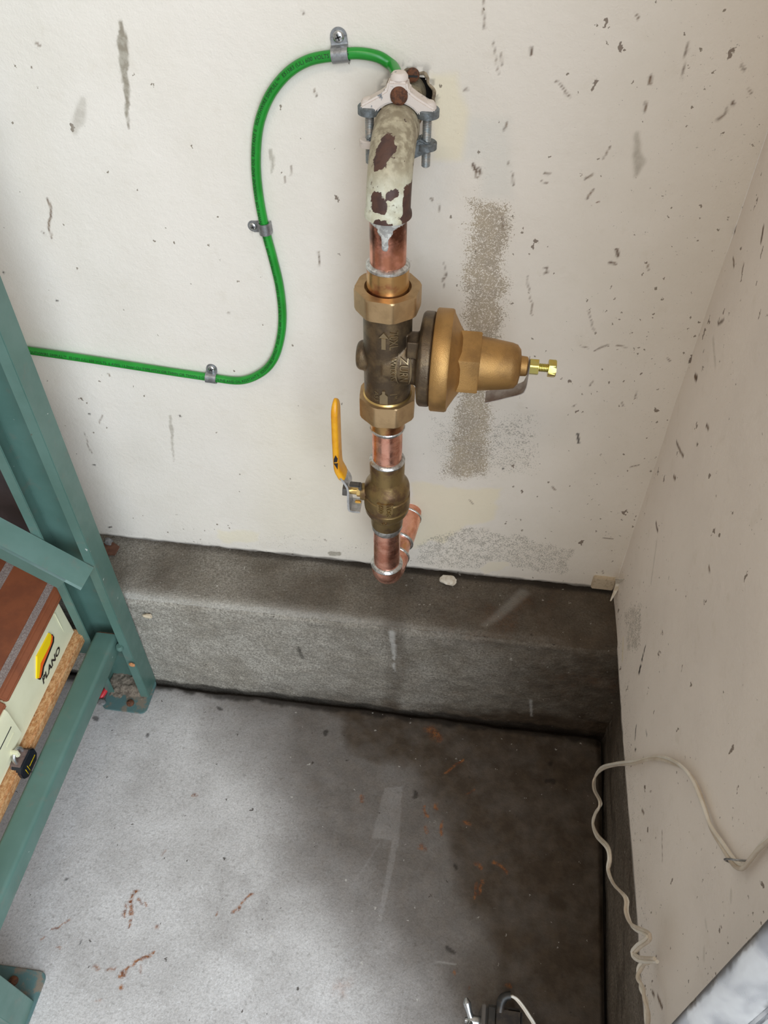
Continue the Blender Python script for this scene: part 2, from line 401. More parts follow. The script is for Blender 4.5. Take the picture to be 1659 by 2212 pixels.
M['board'] = m_board()
M['brown'] = simple('brown_pebbled_plastic', (0.235, 0.070, 0.028), 0.48, 0, (0.185, 0.055, 0.024), 25, bump=0.25, bscale=1400)
M['grit'] = simple('grey_grit_strip', (0.20, 0.15, 0.135), 0.8, 0, (0.36, 0.31, 0.28), 900, 0.45, 0.62, bump=0.6, bscale=1500)
M['cream'] = simple('cream_plastic', (0.74, 0.71, 0.50), 0.42, 0, (0.70, 0.67, 0.46), 20)
M['lyellow'] = simple('logo_yellow', (0.90, 0.62, 0.0), 0.5)
M['lorange'] = simple('logo_orange', (0.86, 0.12, 0.01), 0.5)
M['lblack'] = simple('logo_black', (0.012, 0.008, 0.01), 0.5)
M['lockb'] = simple('black_lock_jacket', (0.010, 0.012, 0.018), 0.32)
M['lockt'] = simple('dusty_lock_top', (0.17, 0.11, 0.09), 0.65, 0, (0.11, 0.07, 0.06), 200, bump=0.2)
M['wire'] = simple('ivory_wire_jacket', (0.68, 0.61, 0.51), 0.45, 0, (0.58, 0.49, 0.39), 40)
M['wire2'] = simple('white_wire_jacket', (0.80, 0.76, 0.68), 0.45, 0, (0.72, 0.66, 0.56), 40)
M['black'] = simple('black_plastic', (0.016, 0.014, 0.012), 0.45, 0, (0.05, 0.036, 0.024), 60, 0.5, 0.66)
M['dusty'] = simple('dust_on_black', (0.045, 0.032, 0.021), 0.85, 0, (0.02, 0.015, 0.012), 90)
M['bin'] = simple('dark_grey_bin', (0.040, 0.036, 0.036), 0.55, 0, (0.06, 0.05, 0.05), 20)
def m_track():
    t = NT('spangled_galvanised_steel')
    f = t.ramp(t.noise(38, 2, 0.4, (1, 1, 0.6), dist=0.6), 0.40, 0.64)
    c = t.mix(f, (0.50, 0.52, 0.56), (0.80, 0.82, 0.84))
    return t.out(c, t.ramp(f, 0, 1, 0.34, 0.2), 0.9, t.bump(t.noise(45, 2), 0.5, 0.004))
M['track'] = m_track()
M['dirt'] = simple('dry_dirt', (0.22, 0.175, 0.13), 0.95, 0, (0.12, 0.092, 0.068), 350, bump=0.6, bscale=600)
M['grout'] = simple('grimy_grout', (0.34, 0.27, 0.18), 0.9, 0, (0.16, 0.12, 0.08), 200, bump=0.5)
M['red'] = simple('red_plastic', (0.55, 0.03, 0.04), 0.4)
M['stone'] = simple('grey_pebble', (0.16, 0.155, 0.15), 0.7, 0, (0.24, 0.23, 0.22), 200, bump=0.3)
M['chip'] = simple('orange_wood_chip', (0.52, 0.24, 0.10), 0.8, 0, (0.40, 0.16, 0.06), 300, bump=0.3)
M['redbrown'] = simple('red_brown_hardboard', (0.17, 0.075, 0.045), 0.7, 0, (0.12, 0.05, 0.03), 120)

# ------------------------------------------------------------------ stain painting helpers (flat coordinates on a surface)
def seg_dist(p, a, b):
    d = b-a; t = np.clip(((p-a)@d)/(d@d+1e-12), 0, 1); return np.linalg.norm(p-(a+t[:, None]*d), axis=1), t
def in_poly(p, poly):
    x, y = p[:, 0], p[:, 1]; c = np.zeros(len(p), bool); n = len(poly)
    for i in range(n):
        x0, y0 = poly[i]; x1, y1 = poly[(i+1) % n]
        k = ((y0 > y) != (y1 > y)) & (x < (x1-x0)*(y-y0)/(y1-y0+1e-15)+x0); c ^= k
    return c
def poly_soft(p, poly, soft):
    """1 inside, fading over soft metres outside"""
    poly = np.asarray(poly); d = np.full(len(p), 9.0)
    for i in range(len(poly)): d = np.minimum(d, seg_dist(p, poly[i], poly[(i+1) % len(poly)])[0])
    ins = in_poly(p, poly); sd = np.where(ins, d, -d)
    return sstep(-soft, soft, sd)
def stroke(p, pts, w, soft=0.0006):
    """pts: list of 2D points, w: half widths"""
    pts = np.asarray(pts); w = np.broadcast_to(np.asarray(w, float), (len(pts),)); m = np.zeros(len(p))
    lo = pts.min(0)-w.max()-soft*2; hi = pts.max(0)+w.max()+soft*2
    k = ((p > lo) & (p < hi)).all(1)
    if not k.any(): return m
    q = p[k]; r = np.zeros(len(q))
    for i in range(len(pts)-1):
        d, t = seg_dist(q, pts[i], pts[i+1]); ww = w[i]*(1-t)+w[i+1]*t
        r = np.maximum(r, 1-sstep(ww-soft, ww+soft, d))
    m[k] = r
    return m

# ================================================================== the setting
CURB_Z, CURB_Y = 0.193, -0.094
WRX = 0.204
def bw(u, v): return at(u, v, 'y', 0.0)[[0, 2]]          # back wall (x,z)
def rw(u, v): return at(u, v, 'x', WRX)[[1, 2]]          # right wall (y,z)
def fl(u, v): return at(u, v, 'z', 0.0)[[0, 1]]          # floor (x,y)
HOLE = np.array([-0.0715, 0.776])

def wall_stain(P):
    p = P[:, [0, 2]]; z3 = np.c_[p, np.zeros(len(p))]
    n = vnoise(z3, 60, 3, 3); n2 = vnoise(z3, 220, 5, 2)
    pw = p+np.stack([n-.5, vnoise(z3, 60, 9, 3)-.5], 1)*0.016
    R = poly_soft(pw, [bw(1008, 424), bw(1112, 424), bw(1098, 640), bw(1070, 830), bw(1052, 1036), bw(948, 1036), bw(985, 830), bw(998, 640)], 0.014)*0.90
    R = R*(p[:, 1] < bw(1060, 428)[1])
    R = np.maximum(R, poly_soft(pw, [bw(1015, 380), bw(1050, 380), bw(1050, 424), bw(1020, 424)], 0.006)*0.45)
    R = np.maximum(R, poly_soft(pw, [bw(905, 1165), bw(1000, 1140), bw(1235, 1190), bw(1235, 1235), bw(890, 1220)], 0.008)*0.30)
    G = poly_soft(pw, [bw(900, 880), bw(1180, 880), bw(1180, 1035), bw(930, 1035)], 0.03)*0.60
    G = np.maximum(G, poly_soft(pw, [bw(880, 1225), bw(905, 1165), bw(1000, 1138), bw(1110, 1150), bw(1240, 1185), bw(1235, 1240)], 0.008)*0.66)
    G = np.maximum(G, poly_soft(pw, [bw(540, 1150), bw(800, 1165), bw(800, 1210), bw(540, 1185)], 0.01)*0.42)
    G = np.maximum(G, sstep(0.235, 0.198, p[:, 1])*0.40)
    G = np.maximum(G, 0.16+0.16*sstep(-.05, .2, p[:, 0]))
    B = np.zeros(len(p))
    for a in ([(1248, 938), (1250, 958)], [(1087, 1012), (1087, 1013)], [(122, 650), (123, 651)], [(7, 588), (8, 589)], [(192, 893), (194, 894)], [(201, 1005), (204, 1006)], [(388, 897), (390, 899)], [(235, 1140), (240, 1139)]):
        B = np.maximum(B, stroke(p, [bw(*q) for q in a], 0.0011))
    B = np.maximum(B, 0.45*sstep(0.008, 0.0, np.abs(np.linalg.norm(pw-HOLE, axis=1)-0.019))*(n2 > .5))
    B = np.maximum(B, 0.8*sstep(0.2005, 0.1965, p[:, 1]+(n-.5)*0.004))
    A = poly_soft(p+(n[:, None]-.5)*0.004, [bw(930, 160), bw(985, 160), bw(1012, 250), bw(1000, 345), bw(935, 345)], 0.004)*0.62
    A = np.maximum(A, poly_soft(pw, [bw(890, 1045), bw(1085, 1060), bw(1070, 1120), bw(1010, 1140), bw(960, 1168), bw(890, 1180)], 0.004)*0.6)
    A = np.maximum(A, poly_soft(pw, [bw(460, 1140), bw(560, 1150), bw(560, 1170), bw(480, 1175)], 0.004)*0.5)
    A = np.maximum(A, 0.28*poly_soft(p, [bw(560, 880), bw(800, 880), bw(800, 1190), bw(560, 1165)], 0.05))
    lump = poly_soft(pw, [bw(1035, 1228), bw(1060, 1212), bw(1095, 1216), bw(1105, 1228), bw(1080, 1240), bw(1045, 1240)], 0.002)
    for arr in (R, G, B): arr *= 1-lump
    A = np.maximum(A, lump*0.35)
    return np.stack([R, G, B, A], 1)
WALL_CHIPS = [  # brown paint chips and scrapes: pixel paths and half widths (mm)
    ([(78, 92), (85, 99)], 1.6), ([(105, 430), (110, 465), (108, 500)], 1.9), ([(108, 495), (112, 515)], 1.0), ([(92, 500), (98, 507)], .9), ([(277, 225), (278, 275)], .8),
    ([(690, 545), (689, 575)], 1.3), ([(1022, 355), (1030, 372)], 3.2), ([(1036, 362), (1040, 378)], 2.0), ([(1026, 378), (1034, 384)], 1.4), ([(1405, 165), (1407, 182)], 2.3),
    ([(1397, 222), (1392, 240)], 1.8), ([(1148, 105), (1147, 116)], 2.2), ([(1377, 28), (1380, 36)], 1.5), ([(1583, 222), (1587, 226)], 2.2), ([(1575, 232), (1553, 262)], 1.0),
    ([(1488, 90), (1478, 135)], .9), ([(1478, 140), (1470, 175)], .8), ([(1316, 318), (1302, 345)], 1.0), ([(1280, 378), (1266, 388)], 1.3), ([(1282, 412), (1268, 432)], 1.4),
    ([(1178, 374), (1187, 376)], 1.3), ([(1170, 390), (1182, 396)], 1.0), ([(1330, 540), (1335, 556)], 2.8), ([(1318, 568), (1330, 570)], 2.2), ([(1175, 580), (1182, 576), (1183, 588), (1176, 590)], 1.2),
    ([(1398, 572), (1401, 584)], 1.3), ([(1200, 175), (1232, 208)], .9), ([(1004, 195), (1011, 196)], 1.4), ([(928, 430), (932, 433)], 1.6), ([(965, 590), (962, 604)], 1.1),
    ([(948, 440), (950, 455)], .5), ([(960, 570), (959, 620)], .5), ([(615, 380), (618, 394)], .9), ([(628, 360), (626, 376)], .7), ([(680, 192), (687, 206)], 1.0),
    ([(1255, 745), (1270, 750)], .9), ([(1285, 755), (1312, 745)], 1.0), ([(1330, 745), (1357, 747)], .9), ([(1278, 825), (1275, 832)], .8), ([(1345, 870), (1348, 878)], 1.2),
    ([(1237, 876), (1244, 872)], 1.4), ([(1375, 845), (1372, 862)], 1.0), ([(1195, 1052), (1199, 1058)], 1.8), ([(1270, 670), (1284, 717)], .5), ([(1306, 1162), (1322, 1165)], 1.0),
    ([(1362, 1010), (1380, 1003)], 1.0), ([(1440, 770), (1445, 778)], .9), ([(1095, 265), (1087, 282)], 1.3), ([(1094, 350), (1098, 358)], 1.1), ([(1105, 372), (1108, 400)], .9),
    ([(1138, 600), (1145, 640), (1150, 680)], .6), ([(1063, 85), (1075, 160)], .5), ([(1040, 0), (1045, 60)], .6), ([(545, 498), (546, 500)], 1.0), ([(497, 675), (498, 677)], 1.2),
    ([(232, 806), (236, 812)], 1.1), ([(220, 895), (216, 915)], .6), ([(182, 935), (198, 980)], .5), ([(650, 20), (655, 30)], 1.0), ([(1015, 1080), (1022, 1090)], 1.1), ([(1300, 1232), (1302, 1238)], .8),
    ([(1080, 120), (1082, 140)], 1.0), ([(1085, 470), (1088, 500)], .5), ([(700, 1165), (704, 1168)], 1.5), ([(1620, 190), (1625, 200)], 1.1), ([(1600, 140), (1608, 150)], 1.4)]
def wall_marks(P):
    p = P[:, [0, 2]]; z3 = np.c_[p, np.zeros(len(p))]
    n = vnoise(z3, 110, 21, 3); pw = p+np.stack([n-.5, vnoise(z3, 110, 22, 3)-.5], 1)*0.0045
    R = 0.10+0.75*sstep(-.05, .16, p[:, 0]+(vnoise(z3, 12, 4, 3)-.5)*.16)
    R = np.maximum(R, 0.35*sstep(.3, .22, p[:, 1]))
    G = np.zeros(len(p))
    for pts, w in WALL_CHIPS: G = np.maximum(G, stroke(pw, [bw(*q) for q in pts], w*.00044, .0009))
    B = stroke(pw, [bw(262, 48), bw(264, 90), bw(266, 130), bw(271, 180), bw(276, 230), bw(278, 272)], np.array([1.5, 4.2, 4.2, 2.4, 1.4, .5])*.001)
    B = np.maximum(B, 0.45*stroke(pw, [bw(178, 215), bw(172, 250), bw(164, 282)], [.003, .005, .003], .002))
    B = np.maximum(B, 0.7*stroke(pw, [bw(586, 322), bw(587, 345), bw(588, 370)], [.001, .002, .0006]))
    B = np.maximum(B, 0.6*stroke(pw, [bw(368, 898), bw(371, 930), bw(374, 1000)], [.0015, .002, .0004]))
    B = np.maximum(B, 0.9*stroke(pw, [bw(716, 1196), bw(732, 1196)], .004))
    B = np.maximum(B, 0.6*stroke(pw, [bw(1376, 290), bw(1381, 350), bw(1375, 380)], [.002, .004, .001], .002))
    A = 0.5*poly_soft(p, [bw(1012, 255), bw(1100, 255), bw(1108, 428), bw(1040, 428), bw(1040, 350), bw(1000, 345)], 0.006)
    return np.stack([R, G, B, A], 1)
def wall_fn(U, V):
    z3 = np.c_[U, V, np.zeros(len(U))]
    y = (vnoise(z3, 9, 41, 2)-.5)*0.003
    edge = sstep(0.203, 0.196, V)                      # the broken lower edge of the board
    V2 = V+edge*(vnoise(z3, 70, 43, 3)-.5)*0.006
    return np.c_[U, y*(1-edge), V2]
wall_back = grid('wall_back', fine(-1.3, WRX, -0.53, WRX, 0.0016), fine(0.196, 1.6, 0.196, 0.88, 0.0016), wall_fn, M['wall'],
    keep=lambda c: (np.hypot((c[:, 0]-HOLE[0])/1.0, (c[:, 2]-HOLE[1])/1.05)+(vnoise(c, 90, 77, 2)-.5)*0.006) > 0.0180,
    attrs={'stain': wall_stain, 'marks': wall_marks})
# lower edge and depth of the wallboard, and a near-black sheet as the shade inside the pipe hole
b = MB(); b.box(-1.3, 0.2, 0.004, 0.016, 0.1965, 0.206); b.build('board_edge', M['plaster'], wall_back)
ga = np.linspace(0, 2*math.pi, 73); gn = vnoise(np.c_[np.cos(ga), np.sin(ga), ga*0], 3.5, 11, 3)-.5
b = MB(); b.tube(np.c_[HOLE[0]+(.0192+gn*.005)*np.cos(ga), .0005+gn*.002, HOLE[1]+(.0200+gn*.005)*np.sin(ga)], .0015+gn*.0018, 12); b.build('grout_ring', M['grout'], wall_back)
b = MB(); b.box(HOLE[0]-.05, HOLE[0]+.05, 0.022, 0.03, HOLE[1]-.05, HOLE[1]+.05); b.build('hole_shade_sheet', M['void'], wall_back)

def rwall_stain(P):
    p = P[:, [1, 2]]; z3 = np.c_[p, np.zeros(len(p))]; n = vnoise(z3, 60, 8, 3)
    pw = p+np.stack([n-.5, vnoise(z3, 60, 6, 3)-.5], 1)*0.012
    R = np.zeros(len(p)); A = np.zeros(len(p))
    G = 0.2+0.25*sstep(.30, .2, p[:, 1])
    G = np.maximum(G, 0.72*poly_soft(pw, [rw(1342, 1310), rw(1385, 1290), rw(1385, 1400), rw(1352, 1420)], .012))
    B = np.zeros(len(p))
    for a, w in (([(1394, 1398), (1388, 1425), (1380, 1455)], 2.2), ([(1376, 1572), (1373, 1594)], 1.3), ([(1397, 1580), (1401, 1595)], .8), ([(1374, 1620), (1373, 1622)], 1.6)):
        B = np.maximum(B, stroke(pw, [rw(*q) for q in a], w*.001)*(vnoise(z3, 300, 2) > .33))
    B = np.maximum(B, 0.7*sstep(0.1945, 0.191, p[:, 1]+(n-.5)*0.005))
    A = 0.8*stroke(p, [rw(1345, 1378), rw(1344, 1425)], .0022)
    return np.stack([R, G, B, A], 1)
def rwall_marks(P):
    p = P[:, [1, 2]]; z3 = np.c_[p, np.zeros(len(p))]; n = vnoise(z3, 110, 31, 3)
    pw = p+(n[:, None]-.5)*.003
    R = 0.35+0.35*vnoise(z3, 9, 5, 2)
    R = np.maximum(R, 0.9*sstep(-.40, -.46, p[:, 0])*sstep(.33, .25, p[:, 1]))
    G = np.zeros(len(p))
    rs = np.random.RandomState(4)
    for a, w in (([(1463, 955), (1478, 985)], 1.4), ([(1590, 480), (1586, 500)], 2.0), ([(1650, 490), (1645, 520)], 1.6), ([(1526, 920), (1530, 926)], 1.6), ([(1502, 812), (1506, 818)], 2.4),
                 ([(1456, 1028), (1460, 1032)], 1.6), ([(1416, 1130), (1420, 1150)], 1.5), ([(1583, 560), (1585, 575)], 1.4), ([(1606, 570), (1602, 590)], 1.0), ([(1532, 1228), (1534, 1234)], 1.5),
                 ([(1550, 700), (1562, 690)], 1.3), ([(1420, 2150), (1430, 2175)], 1.6), ([(1408, 2140), (1412, 2150)], 1.4), ([(1386, 1752), (1390, 1757)], 1.5), ([(1430, 1795), (1430, 1860)], .5)):
        G = np.maximum(G, stroke(pw, [rw(*q) for q in a], w*.001, .0007))
    B = np.zeros(len(p))
    for a in ([(1578, 1925), (1577, 1945)], [(1522, 1988), (1524, 2000)], [(1519, 2050), (1518, 2075)], [(1540, 730), (1545, 790)], [(1418, 1170), (1405, 1260)]):
        B = np.maximum(B, 0.35*stroke(pw, [rw(*q) for q in a], .0018, .0012))
    return np.stack([R, G, B, np.zeros(len(p))], 1)
def rwall_fn(U, V):
    z3 = np.c_[U, V, np.zeros(len(U))]
    edge = sstep(0.198, 0.190, V)
    return np.c_[WRX-(vnoise(z3, 8, 51, 2)-.5)*0.003, U, V+edge*(vnoise(z3, 60, 53, 3)-.5)*0.005]
wall_right = grid('wall_right', fine(-0.60, 0.0, -0.60, 0.0, 0.002), fine(0.190, 1.6, 0.190, 0.88, 0.002), rwall_fn, M['wall_r'], attrs={'stain': rwall_stain, 'marks': rwall_marks})
b = MB(); b.box(WRX+.003, WRX+.014, -.599, -.001, 0.1915, 0.2); b.build('board_edge', M['plaster'], wall_right)
b = MB(); b.box(WRX+.002, WRX+.12, -.600, .0, 0.193, 1.6); b.build('door_jamb', M['plaster'], wall_right)

# floor slab
def seam_x(y): return np.interp(y, [-1.4, -.45, -.10], [0.20, 0.2135, 0.2255])
RUST = [([(930, 1578), (945, 1596)], 7, .9), ([(962, 1672), (985, 1655), (1003, 1643)], 2, .9), ([(918, 1740), (919, 1760)], 3, .8), ([(945, 1738), (946, 1748)], 3, .9), ([(952, 1782), (954, 1805)], 2.6, .9),
        ([(922, 1788), (922, 1798)], 4, .7), ([(1000, 1779), (1010, 1777)], 2.2, .9), ([(1028, 1868), (1034, 1876)], 4.5, .7), ([(1070, 1865), (1092, 1882)], 3, .9), ([(1028, 1910), (1027, 1940)], 3.4, .8), ([(1044, 1905), (1040, 1930)], 3, .8),
        ([(785, 1718), (786, 1732)], 2.6, .8), ([(1010, 1712), (1022, 1706)], 2.6, .7), ([(912, 1830), (916, 1832)], 4, .6),
        ([(298, 1925), (290, 1932), (284, 1950), (282, 1970)], 3.4, 1), ([(272, 1948), (270, 1975)], 2.4, .95), ([(284, 1982), (282, 2002)], 2.6, .95), ([(312, 1952), (314, 1956)], 2, .9), ([(300, 1945), (303, 1955)], 2, .9), ([(335, 2003), (337, 2006)], 2, .8),
        ([(545, 1936), (520, 1952), (500, 1964)], 2.6, .9), ([(467, 1968), (465, 1978)], 2, .9), ([(330, 2060), (300, 2078), (288, 2088)], 3, .95), ([(278, 2096), (262, 2106)], 2.6, .95), ([(268, 2130), (270, 2134)], 3.6, .95),
        ([(205, 2092), (216, 2098)], 2.2, .7), ([(232, 2100), (248, 2094)], 2, .7), ([(306, 2092), (310, 2098)], 2, .7), ([(150, 1982), (118, 2004)], 1.6, .9), ([(90, 2028), (98, 2020)], 2, .7), ([(128, 2045), (131, 2049)], 2, .7),
        ([(420, 1716), (430, 1722)], 2.4, .8), ([(355, 1840), (360, 1832)], 1.6, .5), ([(205, 2170), (213, 2165)], 1.6, .5), ([(980, 2092), (982, 2098)], 3, .7), ([(1014, 2128), (1016, 2134)], 2.6, .6), ([(1096, 2132), (1102, 2134)], 3.4, .7), ([(740, 2125), (735, 2150)], 5, .35), ([(720, 2145), (755, 2118)], 6, .22)]
SHADE_EDGE = [(200, 1480), (420, 1500), (500, 1590), (560, 1650), (600, 1745), (620, 1880), (700, 1960), (820, 2060), (900, 2212), (940, 2400)]  # edge of the soft shade painted over the damp floor
def floor_stain_shade(P):
    p = P[:, [0, 1]]; z3 = np.c_[p, np.zeros(len(p))]
    n = vnoise(z3, 14, 61, 4); n1 = vnoise(z3, 14, 62, 4); nf = vnoise(z3, 70, 63, 3)
    pw = p+np.stack([n-.5, n1-.5], 1)*0.06; pf = p+(np.stack([nf, vnoise(z3, 70, 64, 3)], 1)-.5)*.012
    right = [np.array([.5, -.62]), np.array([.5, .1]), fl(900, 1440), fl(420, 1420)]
    soft = poly_soft(pw, [fl(*q) for q in SHADE_EDGE]+right, 0.075)
    R = soft*0.80  # soft shade put into the floor colour
    R = np.maximum(R, poly_soft(pw, [fl(860, 1700), fl(900, 1800), fl(930, 1950), fl(1000, 2080), fl(1020, 2300)]+right, 0.060)*0.97)  # deeper part of the painted shade, towards the side wall
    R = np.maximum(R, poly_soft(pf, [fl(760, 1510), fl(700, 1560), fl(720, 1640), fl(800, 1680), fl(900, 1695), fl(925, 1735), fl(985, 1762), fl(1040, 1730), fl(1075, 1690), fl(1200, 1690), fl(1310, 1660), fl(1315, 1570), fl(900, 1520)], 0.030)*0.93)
    R = np.maximum(R, sstep(-.150, -.108, p[:, 1]+(n-.5)*.05)*0.62)
    R = np.maximum(R, sstep(.04, .0, seam_x(p[:, 1])-p[:, 0]+(n-.5)*.02)*0.94)
    R = np.maximum(R, 0.20*vnoise(z3, 20, 66, 4)+0.0)
    # mottled grey patch left of the painted shade
    R = np.maximum(R, 0.42*poly_soft(pw, [fl(430, 1850), fl(560, 1830), fl(640, 1960), fl(600, 2070), fl(450, 2060)], .04)*vnoise(z3, 60, 67, 3))
    pale = poly_soft(p+(nf[:, None]-.5)*.002, [fl(830, 1702), fl(870, 1698), fl(862, 1815), fl(803, 1812)], .0012)
    tail = stroke(p, [fl(855, 1812), fl(838, 1900), fl(820, 1985)], [.004, .0035, .0025], .0008)
    tail2 = stroke(p, [fl(820, 1820), fl(790, 1870), fl(745, 1935)], [.001, .0016, .0005], .001)
    R = R*(1-.12*np.maximum(np.maximum(pale, tail), tail2*.6))
    B = 0.03*np.maximum(pale, tail)+0.35*stroke(p, [fl(940, 2078), fl(985, 2082)], .0008)
    G = np.zeros(len(p))
    for pts, w, k in RUST: G = np.maximum(G, k*stroke(pf, [fl(*q) for q in pts], w*.0006, .0010 if w < 5 else .006))
    A = np.zeros(len(p))
    for a, w in (([(897, 1708), (899, 1718)], 3.4), ([(470, 1530), (474, 1533)], 2.6), ([(140, 1902), (141, 1903)], 2), ([(983, 1868), (986, 1874)], 2.2), ([(970, 2048), (975, 2052)], 2.4), ([(165, 2042), (168, 2036)], 1.2), ([(1180, 1685), (1200, 1690)], 3), ([(1185, 1650), (1190, 1652)], 2.4), ([(700, 1580), (704, 1584)], 3), ([(320, 1588), (324, 1590)], 1.6), ([(205, 1550), (210, 1552)], 2.4)):
        A = np.maximum(A, 0.7*stroke(pf, [fl(*q) for q in a], w*.001, .001))
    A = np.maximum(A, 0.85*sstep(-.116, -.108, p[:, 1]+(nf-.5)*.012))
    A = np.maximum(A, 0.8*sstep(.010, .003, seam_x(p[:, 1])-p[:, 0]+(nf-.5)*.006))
    return np.stack([R, G, B, A], 1)
def floor_fn(U, V):
    z3 = np.c_[U, V, np.zeros(len(U))]
    far = sstep(-.12, -.101, V)
    V2 = V+far*((vnoise(z3, 25, 71, 3)-.5)*.008)
    sx = seam_x(V); rt = sstep(.02, 0, WRX+.02-U)
    U2 = np.where(U > .18, .18+(U-.18)*(sx-.0035-.18)/(.222-.18), U)
    z = (vnoise(z3, 18, 73, 3)-.5)*.0022 - .006*sstep(-.106, -.1005, V) - .004*sstep(.214, .222, U)
    return np.c_[U2, V2, z]
floor = grid('floor', fine(-1.4, .222, -.50, .222, .0017), fine(-1.4, -.1005, -.56, -.1005, .0017), floor_fn, M['floor'], attrs={'stain': floor_stain_shade})
b = MB(); b.box(-1.4, .25, -1.4, -.05, -.05, -.02); b.build('sub_base', M['void'], floor)

# concrete curb under the back wall (top and rough front face in one bent sheet)
TL = 0.112             # length of the top part of the sheet (from behind the wall to the front edge)
def curb_fn(U, V):
    z3 = np.c_[U, V, np.zeros(len(U))]
    y0 = CURB_Y+(U*0.004)                                         # nearly parallel to the wall
    n = vnoise(z3, 30, 81, 4)-.5; n2 = vnoise(z3*np.array([.5, 1, 1]), 90, 82, 3)-.5; e = np.exp(-((V-TL)/.006)**2)
    top = V < TL
    y = np.where(top, y0+(TL-V), y0-n2*.0022-n*.006-(V-TL)*.02)
    z = np.where(top, CURB_Z+n*.003, CURB_Z-(V-TL))
    y = y+e*(.003+n*.010); z = z-e*(.003+np.abs(n)*.006)          # worn arris
    z = np.where(top, z, z)
    return np.c_[U, y, z]
def curb_stain(P):
    x, y, z = P.T; q = P; n = vnoise(q, 16, 91, 4); nf = vnoise(q, 80, 92, 3)
    ontop = z > CURB_Z-.004
    arr = np.exp(-((y-CURB_Y)/.012)**2)*ontop
    R = np.where(ontop, .50+.28*sstep(-.40, -.08, x+(n-.5)*.3)+.12*sstep(0, .18, x), .12+.22*sstep(-.30, -.05, x)+.50*sstep(-.10, .20, x+(n-.5)*.2))
    R = R-.45*arr*sstep(.16, -.2, x)
    wet = np.exp(-((x+.062+(n-.5)*.05)/.028)**2)
    R = np.maximum(R, np.where(ontop, .80, .62)*wet)
    R = R+np.where(ontop, 0, (nf-.5)*.35+.40*sstep(.045, .0, z+(n-.5)*.05)*sstep(-.36, -.15, x))
    R = np.where(ontop, R+(n-.5)*.35, R)
    B = np.zeros(len(x))
    pz = P[:, [0, 2]]
    def cf(u, v): return at(u, v, 'y', CURB_Y-.004)[[0, 2]]
    fr = ~ontop
    B = np.maximum(B, fr*.75*stroke(pz+(nf[:, None]-.5)*.004, [cf(846, 1372), cf(850, 1400), cf(851, 1450)], [.004, .003, .0015], .0015)*(nf > .42))
    B = np.maximum(B, fr*.7*stroke(pz, [cf(1146, 1515), cf(1148, 1550)], [.002, .001], .001))
    def ct(u, v): return at(u, v, 'z', CURB_Z)[[0, 1]]
    pt = P[:, [0, 1]]
    B = np.maximum(B, ontop*.26*stroke(pt+(nf[:, None]-.5)*.006, [ct(1130, 1282), ct(1070, 1335), ct(1045, 1350)], [.007, .005, .003], .004))
    B = np.maximum(B, .5*arr*sstep(.08, -.3, x))
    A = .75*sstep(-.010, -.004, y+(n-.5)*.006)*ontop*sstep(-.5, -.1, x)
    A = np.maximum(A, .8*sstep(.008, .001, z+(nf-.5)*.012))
    A = np.maximum(A, fr*.6*stroke(pz+(nf[:, None]-.5)*.004, [cf(645, 1400), cf(652, 1425)], .0025, .001))
    G = np.maximum(0, .5*(n-.62)*4)*(x > 0)*.5
    return np.stack([R, G, B, A], 1)
xs = fine(-1.4, .2265, -.55, .2265, .0019)
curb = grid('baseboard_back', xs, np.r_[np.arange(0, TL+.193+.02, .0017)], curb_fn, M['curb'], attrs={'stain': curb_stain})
tag(curb, 'rough concrete curb along the foot of the back wall')
# side stem wall, set a little behind the side wallboard
def stem_fn(U, V):
    z3 = np.c_[np.zeros(len(U)), U*.35, V]
    return np.c_[seam_x(U)+.0005-(vnoise(z3, 60, 95, 4)-.5)*.005, U, V]
def stem_stain(P):
    n = vnoise(P*np.array([1, .2, 1]), 60, 96, 4); nn = vnoise(P, 20, 97, 3)
    R = .42+.5*(nn-.5)+.35*sstep(-.25, -.1, P[:, 1]); G = 1.6*np.clip(n-.60, 0, 1)*3*sstep(.10, .19, P[:, 2])
    A = .55*sstep(.010, .0, P[:, 2]+(n-.5)*.015)+.35*(n > .66)
    return np.stack([R, G, np.zeros(len(n)), A], 1)
stem = grid('baseboard_right', fine(-.60, -.085, -.58, -.085, .0025), np.arange(-.02, .2, .0025), stem_fn, M['stem'], attrs={'stain': stem_stain})
tag(stem, 'dark concrete stem wall below the side wall')
# torn plaster at the inner corner
t0 = bw(1283, 1242); t1 = bw(1334, 1262)
b = MB(); b.box(t0[0], WRX-.002, -.0045, .004, 0.1975, t0[1]); b.build('plaster_patch', M['tanplaster'], wall_back, bevel=.0012)
fp = [at(1341, 1250, 'x', .2005), at(1336, 1262, 'y', -.012), at(1330, 1275, 'y', -.018), at(1319, 1298, 'y', -.026)]
sp = spline(fp, 14); wv = np.linspace(1, .12, 14)[:, None]*np.array([[.006, -.002, .003]])
nrm = np.array([-.35, -.9, .2])*.0005
V = np.concatenate([sp-wv+nrm, sp+wv+nrm, sp+wv-nrm, sp-wv-nrm]); k = 14
F = [(a*k+i, a*k+i+1, ((a+1) % 4)*k+i+1, ((a+1) % 4)*k+i) for a in range(4) for i in range(k-1)]+[(0, k, 2*k, 3*k), (k-1, 2*k-1, 3*k-1, 4*k-1)]
tag(MB().add(V, F).build('peeling_paper', M['plaster']), 'curled strip of paper peeling off in the wall corner above the curb', 'paper')

# ================================================================== plumbing
PX, PY = -0.075, -0.100
